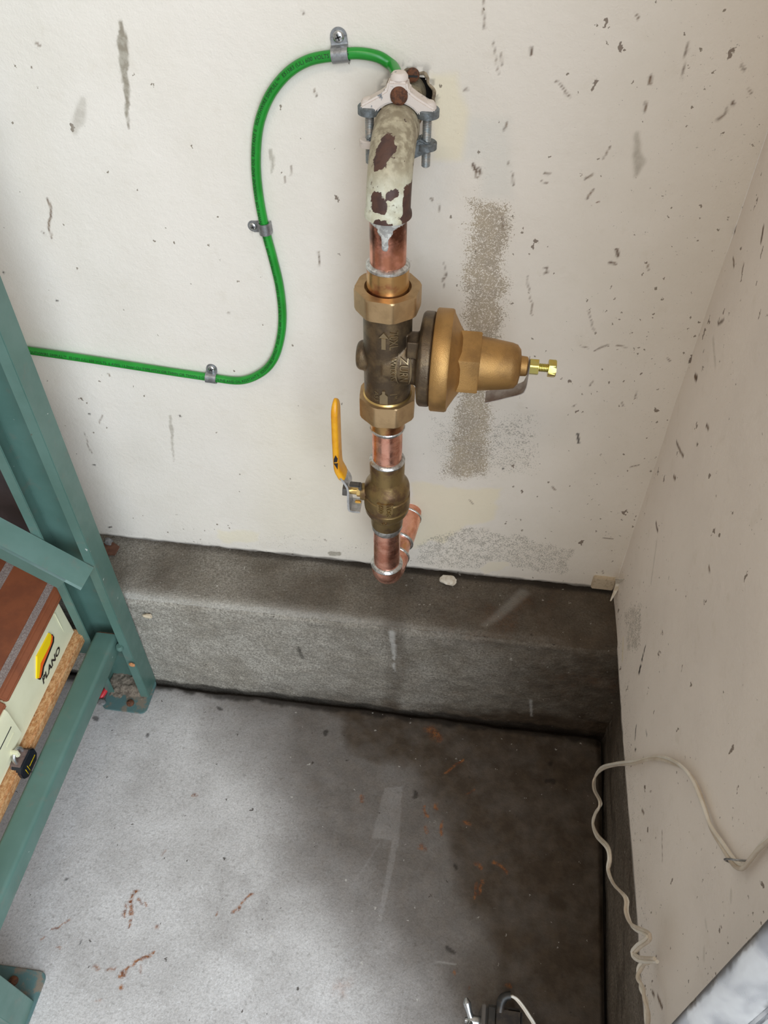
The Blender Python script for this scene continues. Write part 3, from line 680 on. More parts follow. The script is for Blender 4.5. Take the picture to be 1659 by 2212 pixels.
# ---- old painted elbow coming out of the wall
AX_Z = 0.773; RB = AX_Z-0.7285
old = thing('water_pipe', 'old water pipe with flaking pale paint bending out of the wall hole', 'pipe', (PX, 0.0, AX_Z))
path = [(PX, PY, 0.7285+i*.0015) for i in range(0)]
arc = [(PX, PY+RB-RB*math.cos(a), 0.7285+RB*math.sin(a)) for a in np.linspace(0, math.pi/2, 40)]
path = arc+[(PX, y, AX_Z) for y in np.linspace(arc[-1][1]+.003, .018, 20)]
rad = np.full(len(path), .0166); rad[:3] = [.0178, .0178, .0175]; rad[42:] = .0148; rad[40:42] = [.0172, .0168]
mb = MB().tube(path, rad, 48)
o = mb.build('elbow', M['oldpipe'], old)
EV = mb.verts()
def on_pipe(u, v):                      # first point of the elbow surface along a sight line
    d = at(u, v, 'y', 0.0)-CAM; d /= np.linalg.norm(d); q = EV-CAM; t = q@d
    k = np.linalg.norm(q-t[:, None]*d, axis=1) < .0022
    return CAM+d*t[k].min()
spots = [(on_pipe(u, v), r_) for u, v, r_ in ((836, 300, .0045), (834, 315, .0062), (826, 330, .0062), (846, 320, .003), (820, 345, .0055), (814, 358, .0035), (811, 430, .0048), (817, 445, .0058), (826, 455, .0035), (843, 422, .003), (853, 420, .0028), (816, 487, .0035), (828, 487, .003), (840, 492, .0022))]
def old_paint(P):
    R = np.zeros(len(P))
    for c, r in spots: R = np.maximum(R, 1-sstep(r*.6, r*1.5, np.linalg.norm(P-c, axis=1)))
    R = np.maximum(R, sstep(.0095, .0135, P[:, 0]-PX)*sstep(.765, .745, P[:, 2])*.9)
    R = np.maximum(R, .35)
    G = sstep(.765, .745, P[:, 2])*.9
    B = sstep(.755, .775, P[:, 2])*.6+.35*vnoise(P, 60, 3, 3)
    return np.stack([R, G, B, np.zeros(len(P))], 1)
def part_paint(o, fnA):
    me = o.data; V = np.zeros(len(me.vertices)*3); me.vertices.foreach_get('co', V)
    paint(me, 'stain', V.reshape(-1, 3)+wloc(o), fnA)
part_paint(o, old_paint)
mb = MB().tube([(PX, PY, z) for z in np.linspace(.686, .7315, 60)], .0143, 48)
o = mb.build('copper_stub', M['oldsolder'], old)
def stub_paint(P):
    h = .7285-P[:, 2]; dx = np.abs(P[:, 0]-PX+.0005)
    R = sstep(.010, .004, h+dx*.25)*.8+sstep(.0035, .0015, dx)*sstep(.026, .018, h)*(P[:, 1] < PY)*.9
    R = np.maximum(R, sstep(.009, .003, dx)*sstep(.014, .008, h)*(P[:, 1] < PY)*.8)
    G = sstep(.03, .015, h)*.9+.1
    return np.stack([np.clip(R, 0, 1), G, G*0, G*0], 1)
part_paint(o, stub_paint)
# ---- pressure regulator
ZA = 0.601
reg = thing('pressure_regulator', 'bronze water pressure regulator with side bell housing between two octagonal union nuts', 'valve', (PX, PY, .52))
mb = MB()
mb.lathe([(.548, .0200), (.556, .0206), (.60, .0208), (.655, .0203)], (PX, PY, 0), 'z', 64)
mb.lathe([(PX-.002, .0222), (-.050, .0226), (-.0465, .0262)], (0, PY, ZA), 'x', 64)
mb.lathe([(-.0478, .030), (-.0465, .0385), (-.0445, .0405), (-.037, .0405), (-.0355, .039)], (0, PY, ZA), 'x', 64)
mb.lathe([(PX, .0132), (-.098, .0130), (-.1008, .0112), (-.1018, .0085)], (0, PY, ZA-.001), 'x', 48)
mb.box(-.0565, -.0455, PY-.021, PY-.004, ZA+.014, ZA+.030)
mb.lathe([(PX, .0180), (-.066, .0222)], (0, PY, ZA), 'x', 48)
body = mb.build('body', M['bronze'], reg, smooth=None)
rm = body.modifiers.new('weld', 'REMESH'); rm.mode = 'VOXEL'; rm.voxel_size = .00075; rm.use_smooth_shade = True
sm = body.modifiers.new('fillet', 'SMOOTH'); sm.factor = .6; sm.iterations = 9
# raised lettering that follows the casting
def yfront(x, z):
    a = .0206**2-(x-PX)**2; c = .0225**2-(z-ZA)**2
    ya = np.sqrt(np.clip(a, 0, None)); yc = np.where(x > PX-.002, np.sqrt(np.clip(c, 0, None)), 0)
    return PY-np.maximum(ya, yc)
def emboss(name, V2, F, depth, mat, parent):
    """V2: (x, z, d) with d 0..1 through the relief"""
    V = np.c_[V2[:, 0], yfront(V2[:, 0], V2[:, 1])+.0004-V2[:, 2]*depth, V2[:, 1]]
    return MB().add(V, F).build(name, mat, parent, smooth=30)
def letters(body_, size, cx, cz, name='lettering', depth=.0012, stretch=1.0, down=True, spacing=1.0):
    V, F = text_verts(body_, size, .5, spacing=spacing)
    if down: x = cx+V[:, 1]; z = cz-V[:, 0]*stretch
    else: x = cx+V[:, 0]; z = cz+V[:, 1]
    return emboss(name, np.c_[x, z, V[:, 2]+.5], F, depth, M['letter'], reg)
def front(u, v): # point on the casting's front, seen along the sight line
    p = at(u, v, 'y', PY-.0205)
    for _ in range(6): p = at(u, v, 'y', float(yfront(p[0:1], p[2:3])[0]))
    return p
c = front(850, 735); letters('70XL', .0098, c[0], c[2], stretch=.82, depth=.0019)
c = front(849, 800); letters('WILKINS', .0066, c[0], c[2]-.001, stretch=.86, depth=.0017)
c = front(874, 800); zc = c; letters('ZURN', .0100, c[0]-.001, c[2]-.001, stretch=.86, depth=.0019)
def flat(name, poly, mat=None, depth=.0018):
    V = []; n = len(poly); V = np.array([(x, z, d) for d in (0, 1) for x, z in poly])
    F = [tuple(range(n)), tuple(range(n, 2*n))]+[(i, (i+1) % n, n+(i+1) % n, n+i) for i in range(n)]
    return emboss(name, V, F, depth, mat or M['letter'], reg)
def lens(cx, cz, w, h, t, name):
    for sgn in (-1, 1):
        a = np.linspace(-1, 1, 15); o_ = [(cx+sgn*(w*.55+w*.45*math.cos(k*1.4)), cz+h*k) for k in a]
        i_ = [(cx+sgn*(w*.55+w*.45*math.cos(k*1.4)-t*max(.15, 1-abs(k))), cz+h*k) for k in a[::-1]]
        flat(name, o_+i_)
lens(zc[0]-.001, zc[2]-.001, .0072, .0150, .0018, 'emblem_frame')
c = front(829, 737)
flat('flow_arrow', [(c[0]+dx, c[2]+dz) for dx, dz in ((0, .0085), (.0042, .003), (.0018, .003), (.0018, -.0075), (-.0018, -.0075), (-.0018, .003), (-.0042, .003))])
c = front(829, 858)
flat('bottle_mark', [(c[0]+dx, c[2]+dz) for dx, dz in ((-.0013, .007), (.0013, .007), (.0013, .004), (.0036, .0018), (.0036, -.007), (-.0036, -.007), (-.0036, .0018), (-.0013, .004))])
c = front(849, 855); letters('1"', .0085, c[0], c[2], stretch=1.0)
c = front(813, 855); letters('A53', .0052, c[0], c[2], stretch=1.2)
# union nuts, tail pieces
def oct_nut(z0, z1, ap, bore, name, rot):
    mb = MB(); cr = ap*1.07
    prof = [(z0, bore+.002), (z0, ap, 8, cr-.0006), (z0+.0012, ap, 8, cr), (z1-.0012, ap, 8, cr), (z1, ap, 8, cr-.0008), (z1, bore), (z1-.006, bore), (z1-.006, bore-.004)]
    mb.lathe(prof, (PX, PY, 0), 'z', 128, rot=rot, cap=False)
    return mb.build(name, M['nut'], reg, smooth=25, bevel=0)
oct_nut(.6505, .6690, .0257, .0190, 'union_nut', math.radians(15.0))
oct_nut(.5405, .5620, .0245, .0218, 'union_nut', math.radians(26.0))
mb = MB(); mb.lathe([(.560, .0205), (.562, .0218), (.5635, .0205)], (PX, PY, 0), 'z', 64); mb.build('thread_ring', M['brass2'], reg)
mb = MB(); mb.lathe([(.650, .0185), (.658, .0182), (.661, .0172), (.684, .0168), (.6865, .0164)], (PX, PY, 0), 'z', 64); mb.build('tail_piece', M['tail'], reg)
mb = MB(); mb.lathe([(.5235, .0160), (.534, .0164), (.541, .0186)], (PX, PY, 0), 'z', 64); mb.build('tail_piece', M['tail'], reg)
mb = MB(); mb.lathe([(.6855, .0163), (.6868, .0174), (.6888, .0173), (.6905, .0146)], (PX, PY, 0), 'z', 64); mb.build('solder_ring', M['solder'], reg)
# bell housing, adjusting bolt, tag
mb = MB()
mb.lathe([(-.0358, .040), (-.0352, .0428), (-.034, .0437), (-.0225, .0437), (-.0208, .0428), (-.0200, .0400), (-.0145, .0305), (-.0115, .0262)], (0, PY, ZA), 'x', 96)
mb.lathe([(-.0165, .0255, 6), (.0030, .0255, 6, .0291), (.0040, .0248, 6, .0286)], (0, PY, ZA), 'x', 96, rot=math.radians(82))
mb.lathe([(.003, .0232), (.006, .0228), (.030, .0196), (.0345, .0182), (.0375, .0145), (.0385, .009)], (0, PY, ZA), 'x', 64)
mb.lathe([(.036, .0088), (.0435, .0082), (.0445, .0070)], (0, PY, ZA+.001), 'x', 40)
mb.build('bell_housing', M['bell'], reg, smooth=38)
mb = MB(); mb.lathe([(.0460, .0062, 6, .0070), (.0466, .0062, 6), (.0528, .0062, 6), (.0534, .0062, 6, .0070)], (0, PY, ZA+.001), 'x', 48, rot=.3); mb.build('lock_nut', M['yzinc'], reg, smooth=25)
pr = []
for i in range(26): pr.append((.0530+i*.00045, .0036 if i % 3 else .0031))
mb = MB(); mb.lathe(pr, (0, PY, ZA+.001), 'x', 24); bo = mb.build('adjusting_bolt', M['yzinc'], reg, smooth=25)
mb = MB(); mb.lathe([(.0615, .0066, 6, .0072), (.0622, .0066, 6), (.0672, .0066, 6), (.0680, .0066, 6, .0069)], (0, PY, ZA+.001), 'x', 48, rot=.15); mb.build('bolt_head', M['yzinc'], bo, smooth=25)
tp = [(.0452, ZA+.007), (.0452, ZA-.012), (.0440, ZA-.018), (.040, ZA-.0225), (.012, ZA-.0345)]
V = []; 
tpp = spline([(x, 0, z) for x, z in tp], 24)
V = np.concatenate([tpp+[0, PY+yy, 0]+np.array([dx, 0, dz])[None] for yy in (-.009, .007) for dx, dz in ((0, 0), (.0005, -.0005))]); k = 24
F = []
for i in range(k-1):
    F += [(i, i+1, 2*k+i+1, 2*k+i), (k+i, k+i+1, 3*k+i+1, 3*k+i), (i, i+1, k+i+1, k+i), (2*k+i, 2*k+i+1, 3*k+i+1, 3*k+i)]
F += [(0, k, 3*k, 2*k), (k-1, 2*k-1, 4*k-1, 3*k-1)]
MB().add(V, F).build('tin_tag', M['tagm'], reg, label='bent tin tag behind the lock nut')
# ---- copper tube between regulator and ball valve
cop = thing('copper_pipe', 'short pinkish copper tube between regulator and ball valve', 'pipe', (PX, PY, .47))
MB().tube([(PX, PY, z) for z in np.linspace(.474, .5255, 10)], .0143, 48).build('tube', M['copper'], cop)
MB().lathe([(.5185, .0144), (.5200, .0158), (.5225, .0166), (.5240, .0158)], (PX, PY, 0), 'z', 48).build('solder_ring', M['solder'], cop)
MB().lathe([(.4785, .0170), (.4800, .0174), (.4818, .0160), (.4826, .0144)], (PX, PY, 0), 'z', 48).build('solder_ring', M['solder'], cop)
# ---- ball valve
ZV = .432
bv = thing('ball_valve', 'brass ball valve with upright yellow lever handle', 'valve', (PX, PY, .38))
mb = MB()
mb.lathe([(.4785, .0150), (.4785, .0170), (.4765, .0172), (.4580, .0170), (.4540, .0176), (.4470, .0218), (.4440, .0226), (.4375, .0228), (.4365, .0222), (.4352, .0222), (.4340, .0232),
          (.4215, .0234), (.4205, .0226), (.4190, .0226), (.4180, .0231), (.4120, .0224), (.4060, .0196), (.4030, .0176), (.4015, .0170), (.3900, .0166), (.3885, .0158), (.3870, .0150)], (PX, PY, 0), 'z', 96)
mb.build('body', M['brass'], bv, smooth=30)
mb = MB(); mb.prism([(-.0075, -.0075), (.0075, -.0075), (.0085, .0075), (-.0085, .0075)], (PX+.001, PY-.0218, at(838, 1102, 'y', PY-.0236)[2]), (1, 0, 0), (0, 0, 1), (0, -1, 0), -.002, .0019); pad = mb.build('cast_panel', M['brass'], bv, bevel=.0008)
def vtext(s, size, cx, cz, rr, down=True):
    V, F = text_verts(s, size, .5)
    th = (V[:, 1] if down else V[:, 0])/rr; z = cz+(-V[:, 0]*1.1 if down else V[:, 1])
    r = rr+(V[:, 2]+.5)*.0009-.0003
    W = np.c_[PX+cx+r*np.sin(th), PY-r*np.cos(th), z]
    return MB().add(W, F).build('lettering', M['brass'], bv, smooth=30)
zt = at(838, 1102, 'y', PY-.0236)[2]; vtext('600', .0066, -.0032, zt, .0243); vtext('WOG', .0066, .0046, zt, .0243); vtext('G5', .0055, 0, at(836, 1130, 'y', PY-.021)[2], .0222, False)
mb = MB(); mb.lathe([(PX-.018, .0092), (-.0975, .0090), (-.1015, .0086), (-.1015, .0060)], (0, PY, ZV), 'x', 40); mb.build('stem_boss', M['brass'], bv)
mb = MB(); mb.lathe([(-.1012, .0052, 6), (-.1055, .0052, 6)], (0, PY, ZV), 'x', 36); mb.lathe([(-.1045, .0040), (-.1125, .0038)], (0, PY, ZV), 'x', 24); mb.build('packing_nut', M['brass2'], bv, smooth=25)
def strip(name, pts, y0, y1, th, mat, parent, bev=.0006):
    P = spline([(x, 0, z) for x, z in pts], 30) if len(pts) > 2 else np.array([(x, 0, z) for x, z in pts])
    T = np.gradient(P, axis=0); T /= np.linalg.norm(T, axis=1)[:, None]; N = np.c_[T[:, 2], T[:, 1]*0, -T[:, 0]]
    k = len(P); Q = [P+N*th/2+[0, y0, 0], P+N*th/2+[0, y1, 0], P-N*th/2+[0, y1, 0], P-N*th/2+[0, y0, 0]]
    F = [(a*k+i, a*k+i+1, ((a+1) % 4)*k+i+1, ((a+1) % 4)*k+i) for a in range(4) for i in range(k-1)]+[(0, k, 2*k, 3*k), (k-1, 2*k-1, 3*k-1, 4*k-1)]
    return MB().add(np.concatenate(Q), F).build(name, mat, parent, bevel=bev)
hx = -.1135
strip('lever_plate', [(-.1020, ZV-.0215), (hx+.003, ZV-.0215), (hx, ZV-.0185), (hx, ZV), (hx, ZV+.010), (-.1165, ZV+.018), (-.1205, ZV+.025)], PY-.0095, PY+.0095, .0022, M['steel'], bv, 0)
# vinyl grip: rounded bar
gp = spline([(-.1188, PY, ZV+.021), (-.1218, PY, ZV+.028), (-.1238, PY, ZV+.036), (-.1240, PY, ZV+.060), (-.1236, PY, ZV+.090), (-.1230, PY, ZV+.117)], 40)
gw = np.full(40, 1.0); gw[-6:] = [.98, .92, .82, .66, .44, .12]; gw[:1] = .9
V = []; n = 20; a = np.arange(n)/n*2*math.pi
ca = np.sign(np.cos(a))*np.abs(np.cos(a))**.55; sa = np.sign(np.sin(a))*np.abs(np.sin(a))**.55
T = np.gradient(gp, axis=0); T /= np.linalg.norm(T, axis=1)[:, None]
for i in range(40):
    N = np.array([T[i, 2], 0, -T[i, 0]]); V.append(gp[i]+gw[i]**.6*.0036*ca[:, None]*N+gw[i]*.0095*sa[:, None]*np.array([0, 1, 0]))
F = [(i*n+j, i*n+(j+1) % n, (i+1)*n+(j+1) % n, (i+1)*n+j) for i in range(39) for j in range(n)]+[tuple(range(n)), tuple(39*n+j for j in range(n))]
grip = MB().add(np.concatenate(V), F).build('lever_grip', M['vinyl'], bv, smooth=50, label='yellow vinyl grip')
# black diamond mark printed on the front edge of the grip
gx = -.1238
for poly in ([(0, .0115), (.0019, .0070), (.0012, .0030), (-.0022, .0020), (-.0018, .0065)], [(-.0022, .0005), (.0019, .0012), (.0012, -.0070)]):
    MB().prism(poly, (gx, PY-.0096, ZV+.044), (1, 0, 0), (0, 0, 1), (0, -1, 0), -.0006, .0003).build('printed_mark', M['lblack'], grip, smooth=None)
mb = MB(); mb.lathe([(-.1142, .0060, 6, .0066), (-.1150, .0060, 6), (-.1192, .0060, 6), (-.1200, .0060, 6, .0064)], (0, PY, ZV), 'x', 36, rot=.2); mb.build('handle_nut', M['dsteel'], bv, smooth=25)
mb = MB(); mb.box(-.1120, -.1010, PY-.0085, PY-.002, ZV+.0125, ZV+.0155); mb.box(-.1030, -.1000, PY-.0085, PY-.002, ZV+.0085, ZV+.0155); mb.build('stop_tab', M['dsteel'], bv, bevel=.0008)
mb = MB(); mb.box(-.1075, -.1010, PY-.0065, PY-.0025, ZV-.0125, ZV-.0095); mb.build('stop_pin', M['brass2'], bv, bevel=.0008)
# ---- lower copper: stub, elbow, leg into the wall
lo = thing('copper_pipe', 'lower copper tube and elbow turning back into the wall above the curb', 'pipe', (PX, PY, .28))
MB().tube([(PX, PY, z) for z in np.linspace(.3215, .3895, 10)], .0143, 48).build('tube', M['copper'], lo)
MB().lathe([(.3795, .0144), (.3815, .0153), (.3850, .0163), (.3885, .0160)], (PX, PY, 0), 'z', 48).build('solder_ring', M['solder'], lo)
MB().lathe([(.3215, .0172), (.3230, .0178), (.3250, .0166), (.3262, .0145)], (PX, PY, 0), 'z', 48).build('solder_ring', M['solder'], lo)
RBL = .0235; end = np.array([-.0600, .006, .3015]); zb = .3215-.002
dirh = np.array([end[0]-PX, end[1]-PY, 0]); dirh /= np.linalg.norm(dirh)
arc = [np.array([PX, PY, zb])+dirh*(RBL-RBL*math.cos(a))+np.array([0, 0, -RBL*math.sin(a)]) for a in np.linspace(0, math.pi/2, 28)]
arc = [np.array([PX, PY, .3222])]+arc+[arc[-1]+dirh*.010]
MB().tube(arc, .0168, 48).build('elbow', M['copper'], lo)
p0 = arc[-1]; run = [p0+(end-p0)*t for t in np.linspace(-.1, 1, 12)]
MB().tube(run, .0143, 40).build('tube', M['copper'], lo)
def ring(t, parent, r=.0152, w=.0022):
    c = p0+(end-p0)*t; d = (end-p0)/np.linalg.norm(end-p0)
    MB().tube([c-d*w, c-d*w*.5, c+d*w*.5, c+d*w], [r-.0012, r, r, r-.0012], 40).build('solder_ring', M['solder'], parent)
ring(0.02, lo, .0176); ring(.30, lo, .0168, .0018)
c0 = p0+(end-p0)*.32; c1 = p0+(end-p0)*.80
MB().tube([c0, c1], .0163, 40).build('coupling', M['copper'], lo); ring(.82, lo, .0168, .0018)

# ================================================================== ground clamp on the old pipe
CY = -.046
cl = thing('ground_clamp', 'paint-splashed pipe grounding clamp with two bolts around the old pipe', 'clamp', (PX, CY, .757))
lx, rx = -.0965, -.0530
a = np.linspace(math.pi*.16, math.pi*.84, 16)
arch = [(PX+.0185*math.cos(k), AX_Z+.0175*math.sin(k)) for k in a]           # underside hugging the pipe
poly = [(rx+.005, .7795)]+arch+[(lx-.005, .7795), (lx-.006, .7875), (PX-.014, .7950), (PX-.0082, .7990), (PX-.0070, .8050), (PX+.0070, .8050), (PX+.0082, .7990), (PX+.014, .7950), (rx+.006, .7875)]
MB().prism(poly, (0, CY, 0), (1, 0, 0), (0, 0, 1), (0, -1, 0), -.006, .007).build('upper_jaw', M['clampw'], cl, bevel=.0014)
for x in (lx, rx):
    MB().lathe([(.7795, .0078), (.7800, .0088), (.7852, .0088), (.7860, .0080)], (x, CY, 0), 'z', 32).build('jaw_pad', M['clampz'], cl)
    MB().lathe([(.7858, .0066), (.7885, .0062), (.7905, .0046), (.7913, .0018)], (x, CY, 0), 'z', 32).build('bolt_head', M['clampw'], cl)
    pr = [(.7800-i*.0006, .0035 if i % 2 else .0031) for i in range(62)]
    MB().lathe(pr+[(.7425, .0026)], (x, CY, 0), 'z', 20).build('bolt_shank', M['bolt'], cl, smooth=25)
a = np.linspace(math.pi*1.14, math.pi*1.86, 16)
arch = [(PX+.0180*math.cos(k), AX_Z+.0175*math.sin(k)) for k in a]
poly = [(lx-.003, .7615)]+arch+[(rx+.003, .7615), (rx+.004, .7565), (PX+.012, .7495), (PX-.012, .7495), (lx-.004, .7565)]
MB().prism(poly, (0, CY, 0), (1, 0, 0), (0, 0, 1), (0, -1, 0), -.006, .006).build('lower_jaw', M['clampz'], cl, bevel=.0012)
for x, mt in ((lx, 'clampw'), (rx, 'clampz')):
    MB().lathe([(.7560, .0070), (.7565, .0080), (.7610, .0080), (.7617, .0072)], (x, CY, 0), 'z', 32).build('jaw_pad', M[mt], cl)
sc = at(862, 207, 'y', CY-.007)
MB().lathe([(CY-.010, .0045), (CY-.0085, .0062), (CY-.006, .0066)], (sc[0], 0, sc[2]), 'y', 32).build('set_screw', M['rust'], cl, label='rusty set screw')
MB().lathe([(.8042, .0058), (.8052, .0066), (.8075, .0064), (.8095, .0048), (.8100, .002)], (PX+.0005, CY, 0), 'z', 32).build('clamp_screw', M['clampw'], cl)
# small rusty screw and grout beside the hole
sw = bw(893, 158)
t = thing('screw', 'small rusty screw in the wall above the pipe hole', 'screw', (sw[0], 0, sw[1]))
MB().lathe([(.004, .003), (-.003, .003), (-.0035, .0052), (-.006, .0048), (-.0068, .003)], (sw[0], 0, sw[1]), 'y', 24).build('head', M['rust'], t)
MB().box(sw[0]-.004, sw[0]+.004, -.0072, -.0062, sw[1]-.0007, sw[1]+.0007).build('slot', M['dark'], t)

# ================================================================== green ground cable with straps
CR = .0042
CP = [(-20, 745), (62, 757), (200, 777), (330, 797), (452, 815), (520, 822), (565, 805), (592, 775), (606, 730), (610, 680), (604, 620), (590, 560), (574, 500), (560, 430), (553, 360), (556, 290), (568, 240), (590, 195), (625, 155), (668, 130), (720, 120), (770, 115), (815, 122), (842, 138)]
pts = [at(u, v, 'y', -.0048) for u, v in CP]
pts = [at(-150, 727, 'y', -.0048)]+pts+[at(852, 148, 'y', -.012), np.array([PX-.0015, CY+.014, .7995]), np.array([PX, CY+.003, .7985])]
cpath = spline(pts, 420)
cab = thing('ground_cable', 'bright green ground cable looping over the wall to the pipe clamp', 'cable', tuple(at(62, 757, 'y', -.0048)))
MB().tube(cpath, CR, 24).build('jacket', M['green'], cab)
V, F = text_verts('SOUTHWIRE SIMPULL\u2122  E51583 (UL) 600 VOLTS  6 AWG 13.3mm\u00b2 CU TYPE MTW OR THHN OR THWN-2 OR GASOLINE AND OIL RESISTANT II   SOUTHWIRE SIMPULL\u2122  E51583 (UL) 600 VOLTS  6 AWG 13.3mm\u00b2 CU TYPE MTW OR THHN OR THWN-2 OR GASOLINE AND OIL RESISTANT II   SOUTHWIRE SIMPULL\u2122  E51583 (UL) 600 VOLTS  6 AWG', .0044, .0, align='LEFT')
cd = np.r_[0, np.cumsum(np.linalg.norm(np.diff(cpath, axis=0), axis=1))]
s_ = V[:, 0]*.92+np.interp(at(70, 757, 'y', 0)[0], cpath[:120, 0], cd[:120])
ok = s_ < cd[-1]-.02
ci = np.stack([np.interp(s_, cd, cpath[:, i]) for i in range(3)], 1)
Tn = np.gradient(cpath, axis=0); Tn /= np.linalg.norm(Tn, axis=1)[:, None]
ti = np.stack([np.interp(s_, cd, Tn[:, i]) for i in range(3)], 1)
up = np.cross(np.array([0, -1.0, 0]), ti); up /= np.linalg.norm(up, axis=1)[:, None]
outw = np.cross(ti, up); outw *= -np.sign(outw[:, 1:2])
th = V[:, 1]*.88/CR+.30
W = ci+(CR+.00034)*(np.cos(th)[:, None]*outw+np.sin(th)[:, None]*up)
F = [f for f in F if all(ok[i] for i in f)]
used = sorted({i for f in F for i in f}); rem = {i: k for k, i in enumerate(used)}
MB().add(W[used], [tuple(rem[i] for i in f) for f in F]).build('printing', M['ink'], cab, smooth=None)
def strap(screw_px, cab_px, w, label):
    sp_ = at(*screw_px, 'y', 0.0); cp = at(*cab_px, 'y', -.0048)
    k = np.argmin(np.linalg.norm(cpath-cp, axis=1)); cp = cpath[k]; tc = cpath[min(k+2, 419)]-cpath[max(k-2, 0)]; tc /= np.linalg.norm(tc)
    d = np.array([cp[0]-sp_[0], 0, cp[2]-sp_[2]]); d -= tc*(d@tc)*.75; d[1] = 0; dist = np.linalg.norm(d); d /= dist       # from screw towards cable
    sd = np.cross(d, [0, 1, 0])                                                # along the cable
    dd = (cp-sp_)@d
    prof = [(-.0002, .0012), (dd-CR-.0022, .0012), (dd-CR-.0010, .0020), (dd-CR-.0004, .0050)]
    prof += [(dd-(CR+.0007)*math.cos(a), .0048+(CR+.0007)*math.sin(a)) for a in np.linspace(.25, math.pi*.97, 12)]
    prof += [(dd+CR+.0005, .0015)]
    t = thing('cable_strap', label, 'strap', tuple(sp_), 'metal straps holding the green cable')
    P = np.array([sp_+d*p+np.array([0, -q, 0]) for p, q in prof]); k = len(P); th_ = np.array([0, 0, 0])
    Q = np.gradient(P, axis=0); Q /= np.linalg.norm(Q, axis=1)[:, None]; N = np.cross(Q, sd)
    R_ = [P+sd*w/2, P-sd*w/2, P-sd*w/2+N*.0011, P+sd*w/2+N*.0011]
    F = [(a*k+i, a*k+i+1, ((a+1) % 4)*k+i+1, ((a+1) % 4)*k+i) for a in range(4) for i in range(k-1)]+[(0, k, 2*k, 3*k), (k-1, 2*k-1, 3*k-1, 4*k-1)]
    mb = MB().add(np.concatenate(R_), F)
    a = np.linspace(-math.pi/2, math.pi/2, 14)
    rnd = [(-math.cos(x)*w/2, math.sin(x)*w/2) for x in a]
    mb.prism(rnd, sp_, d, sd, (0, -1, 0), .0002, .0013)
    mb.build('band', M['galv'], t, smooth=40)
    r = w*.36
    MB().lathe([(-.0012, r), (-.0020, r*.98), (-.0030, r*.80), (-.0036, r*.45), (-.0038, .0001)], (sp_[0], 0, sp_[2]), 'y', 28).build('screw', M['zinc'], t)
    for ang in (.4, .4+math.pi/2):
        c_, s__ = math.cos(ang), math.sin(ang); e1 = np.array([c_, 0, s__]); e2 = np.array([-s__, 0, c_])
        MB().prism([(-r*.5, -r*.1), (r*.5, -r*.1), (r*.5, r*.1), (-r*.5, r*.1)], (sp_[0], -.0034, sp_[2]), e1, e2, (0, -1, 0), 0, .0007).build('cross_slot', M['dark'], t, smooth=None)
strap((732, 78), (735, 118), .0130, 'grey metal strap pinning the top of the green cable loop')
strap((548, 487), (576, 498), .0105, 'grey metal strap beside the green cable where it runs down the wall')
strap((458, 795), (455, 815), .0115, 'grey metal strap on the low level run of the green cable')

# ================================================================== teal shelf unit
sh = thing('shelf_unit', 'teal painted steel shelf frame of lipped channel posts standing by the curb', 'shelf', (-.44, -.12, 0))
def channel(y_mouth, sgn, top, slots, zbase=.002):
    """lipped channel post open towards sgn*y at y_mouth; x from -.472 to -.409"""
    x0, x1, th, lip, dep = -.4725, -.4092, .0020, .0125, .0295
    yb = y_mouth-sgn*dep
    def ys(a, b): return (min(a, b), max(a, b))
    mb = MB()
    outer = [(x0+lip, y_mouth), (x0, y_mouth), (x0, yb), (x1, yb), (x1, y_mouth), (x1-lip, y_mouth)]
    s1 = sgn*th
    inner = [(x1-lip, y_mouth-s1), (x1-th, y_mouth-s1), (x1-th, yb+s1), (x0+th, yb+s1), (x0+th, y_mouth-s1), (x0+lip, y_mouth-s1)]
    if not slots:
        mb.prism(outer+inner, (0, 0, zbase), (1, 0, 0), (0, 1, 0), (0, 0, 1), 0, top-zbase)
    else:  # two sides as prisms, the back web left in pieces round the slots
        xa, xb = x1-.022, x1-.011
        L = [(x0+lip, y_mouth), (x0, y_mouth), (x0, yb), (xa, yb), (xa, yb+s1), (x0+th, yb+s1), (x0+th, y_mouth-s1), (x0+lip, y_mouth-s1)]
        Rr = [(xb, yb), (x1, yb), (x1, y_mouth), (x1-lip, y_mouth), (x1-lip, y_mouth-s1), (x1-th, y_mouth-s1), (x1-th, yb+s1), (xb, yb+s1)]
        for q in (L, Rr): mb.prism(q, (0, 0, zbase), (1, 0, 0), (0, 1, 0), (0, 0, 1), 0, top-zbase)
        zc = zbase
        for z0, z1 in slots+[(top, top)]:
            a, b_ = ys(yb, yb+s1)
            if z0 > zc: mb.box(xa, xb, a, b_, zc, z0)
            zc = z1
    return mb
SL = [(.115+.0635*i, .115+.0635*i+.024) for i in range(18)]
channel(-.128, -1, 1.30, SL).build('post', M['teal'], sh, smooth=20, bevel=.0007)
channel(-.507, 1, 1.30, None).build('post', M['teal'], sh, smooth=20, bevel=.0007)
def rrect(x0, x1, y0, y1, r, k=5):
    out = []
    for cx, cy, a0 in ((x1-r, y1-r, 0), (x0+r, y1-r, 90), (x0+r, y0+r, 180), (x1-r, y0+r, 270)):
        out += [(cx+r*math.cos(math.radians(a0+90*i/k)), cy+r*math.sin(math.radians(a0+90*i/k))) for i in range(k+1)]
    return out
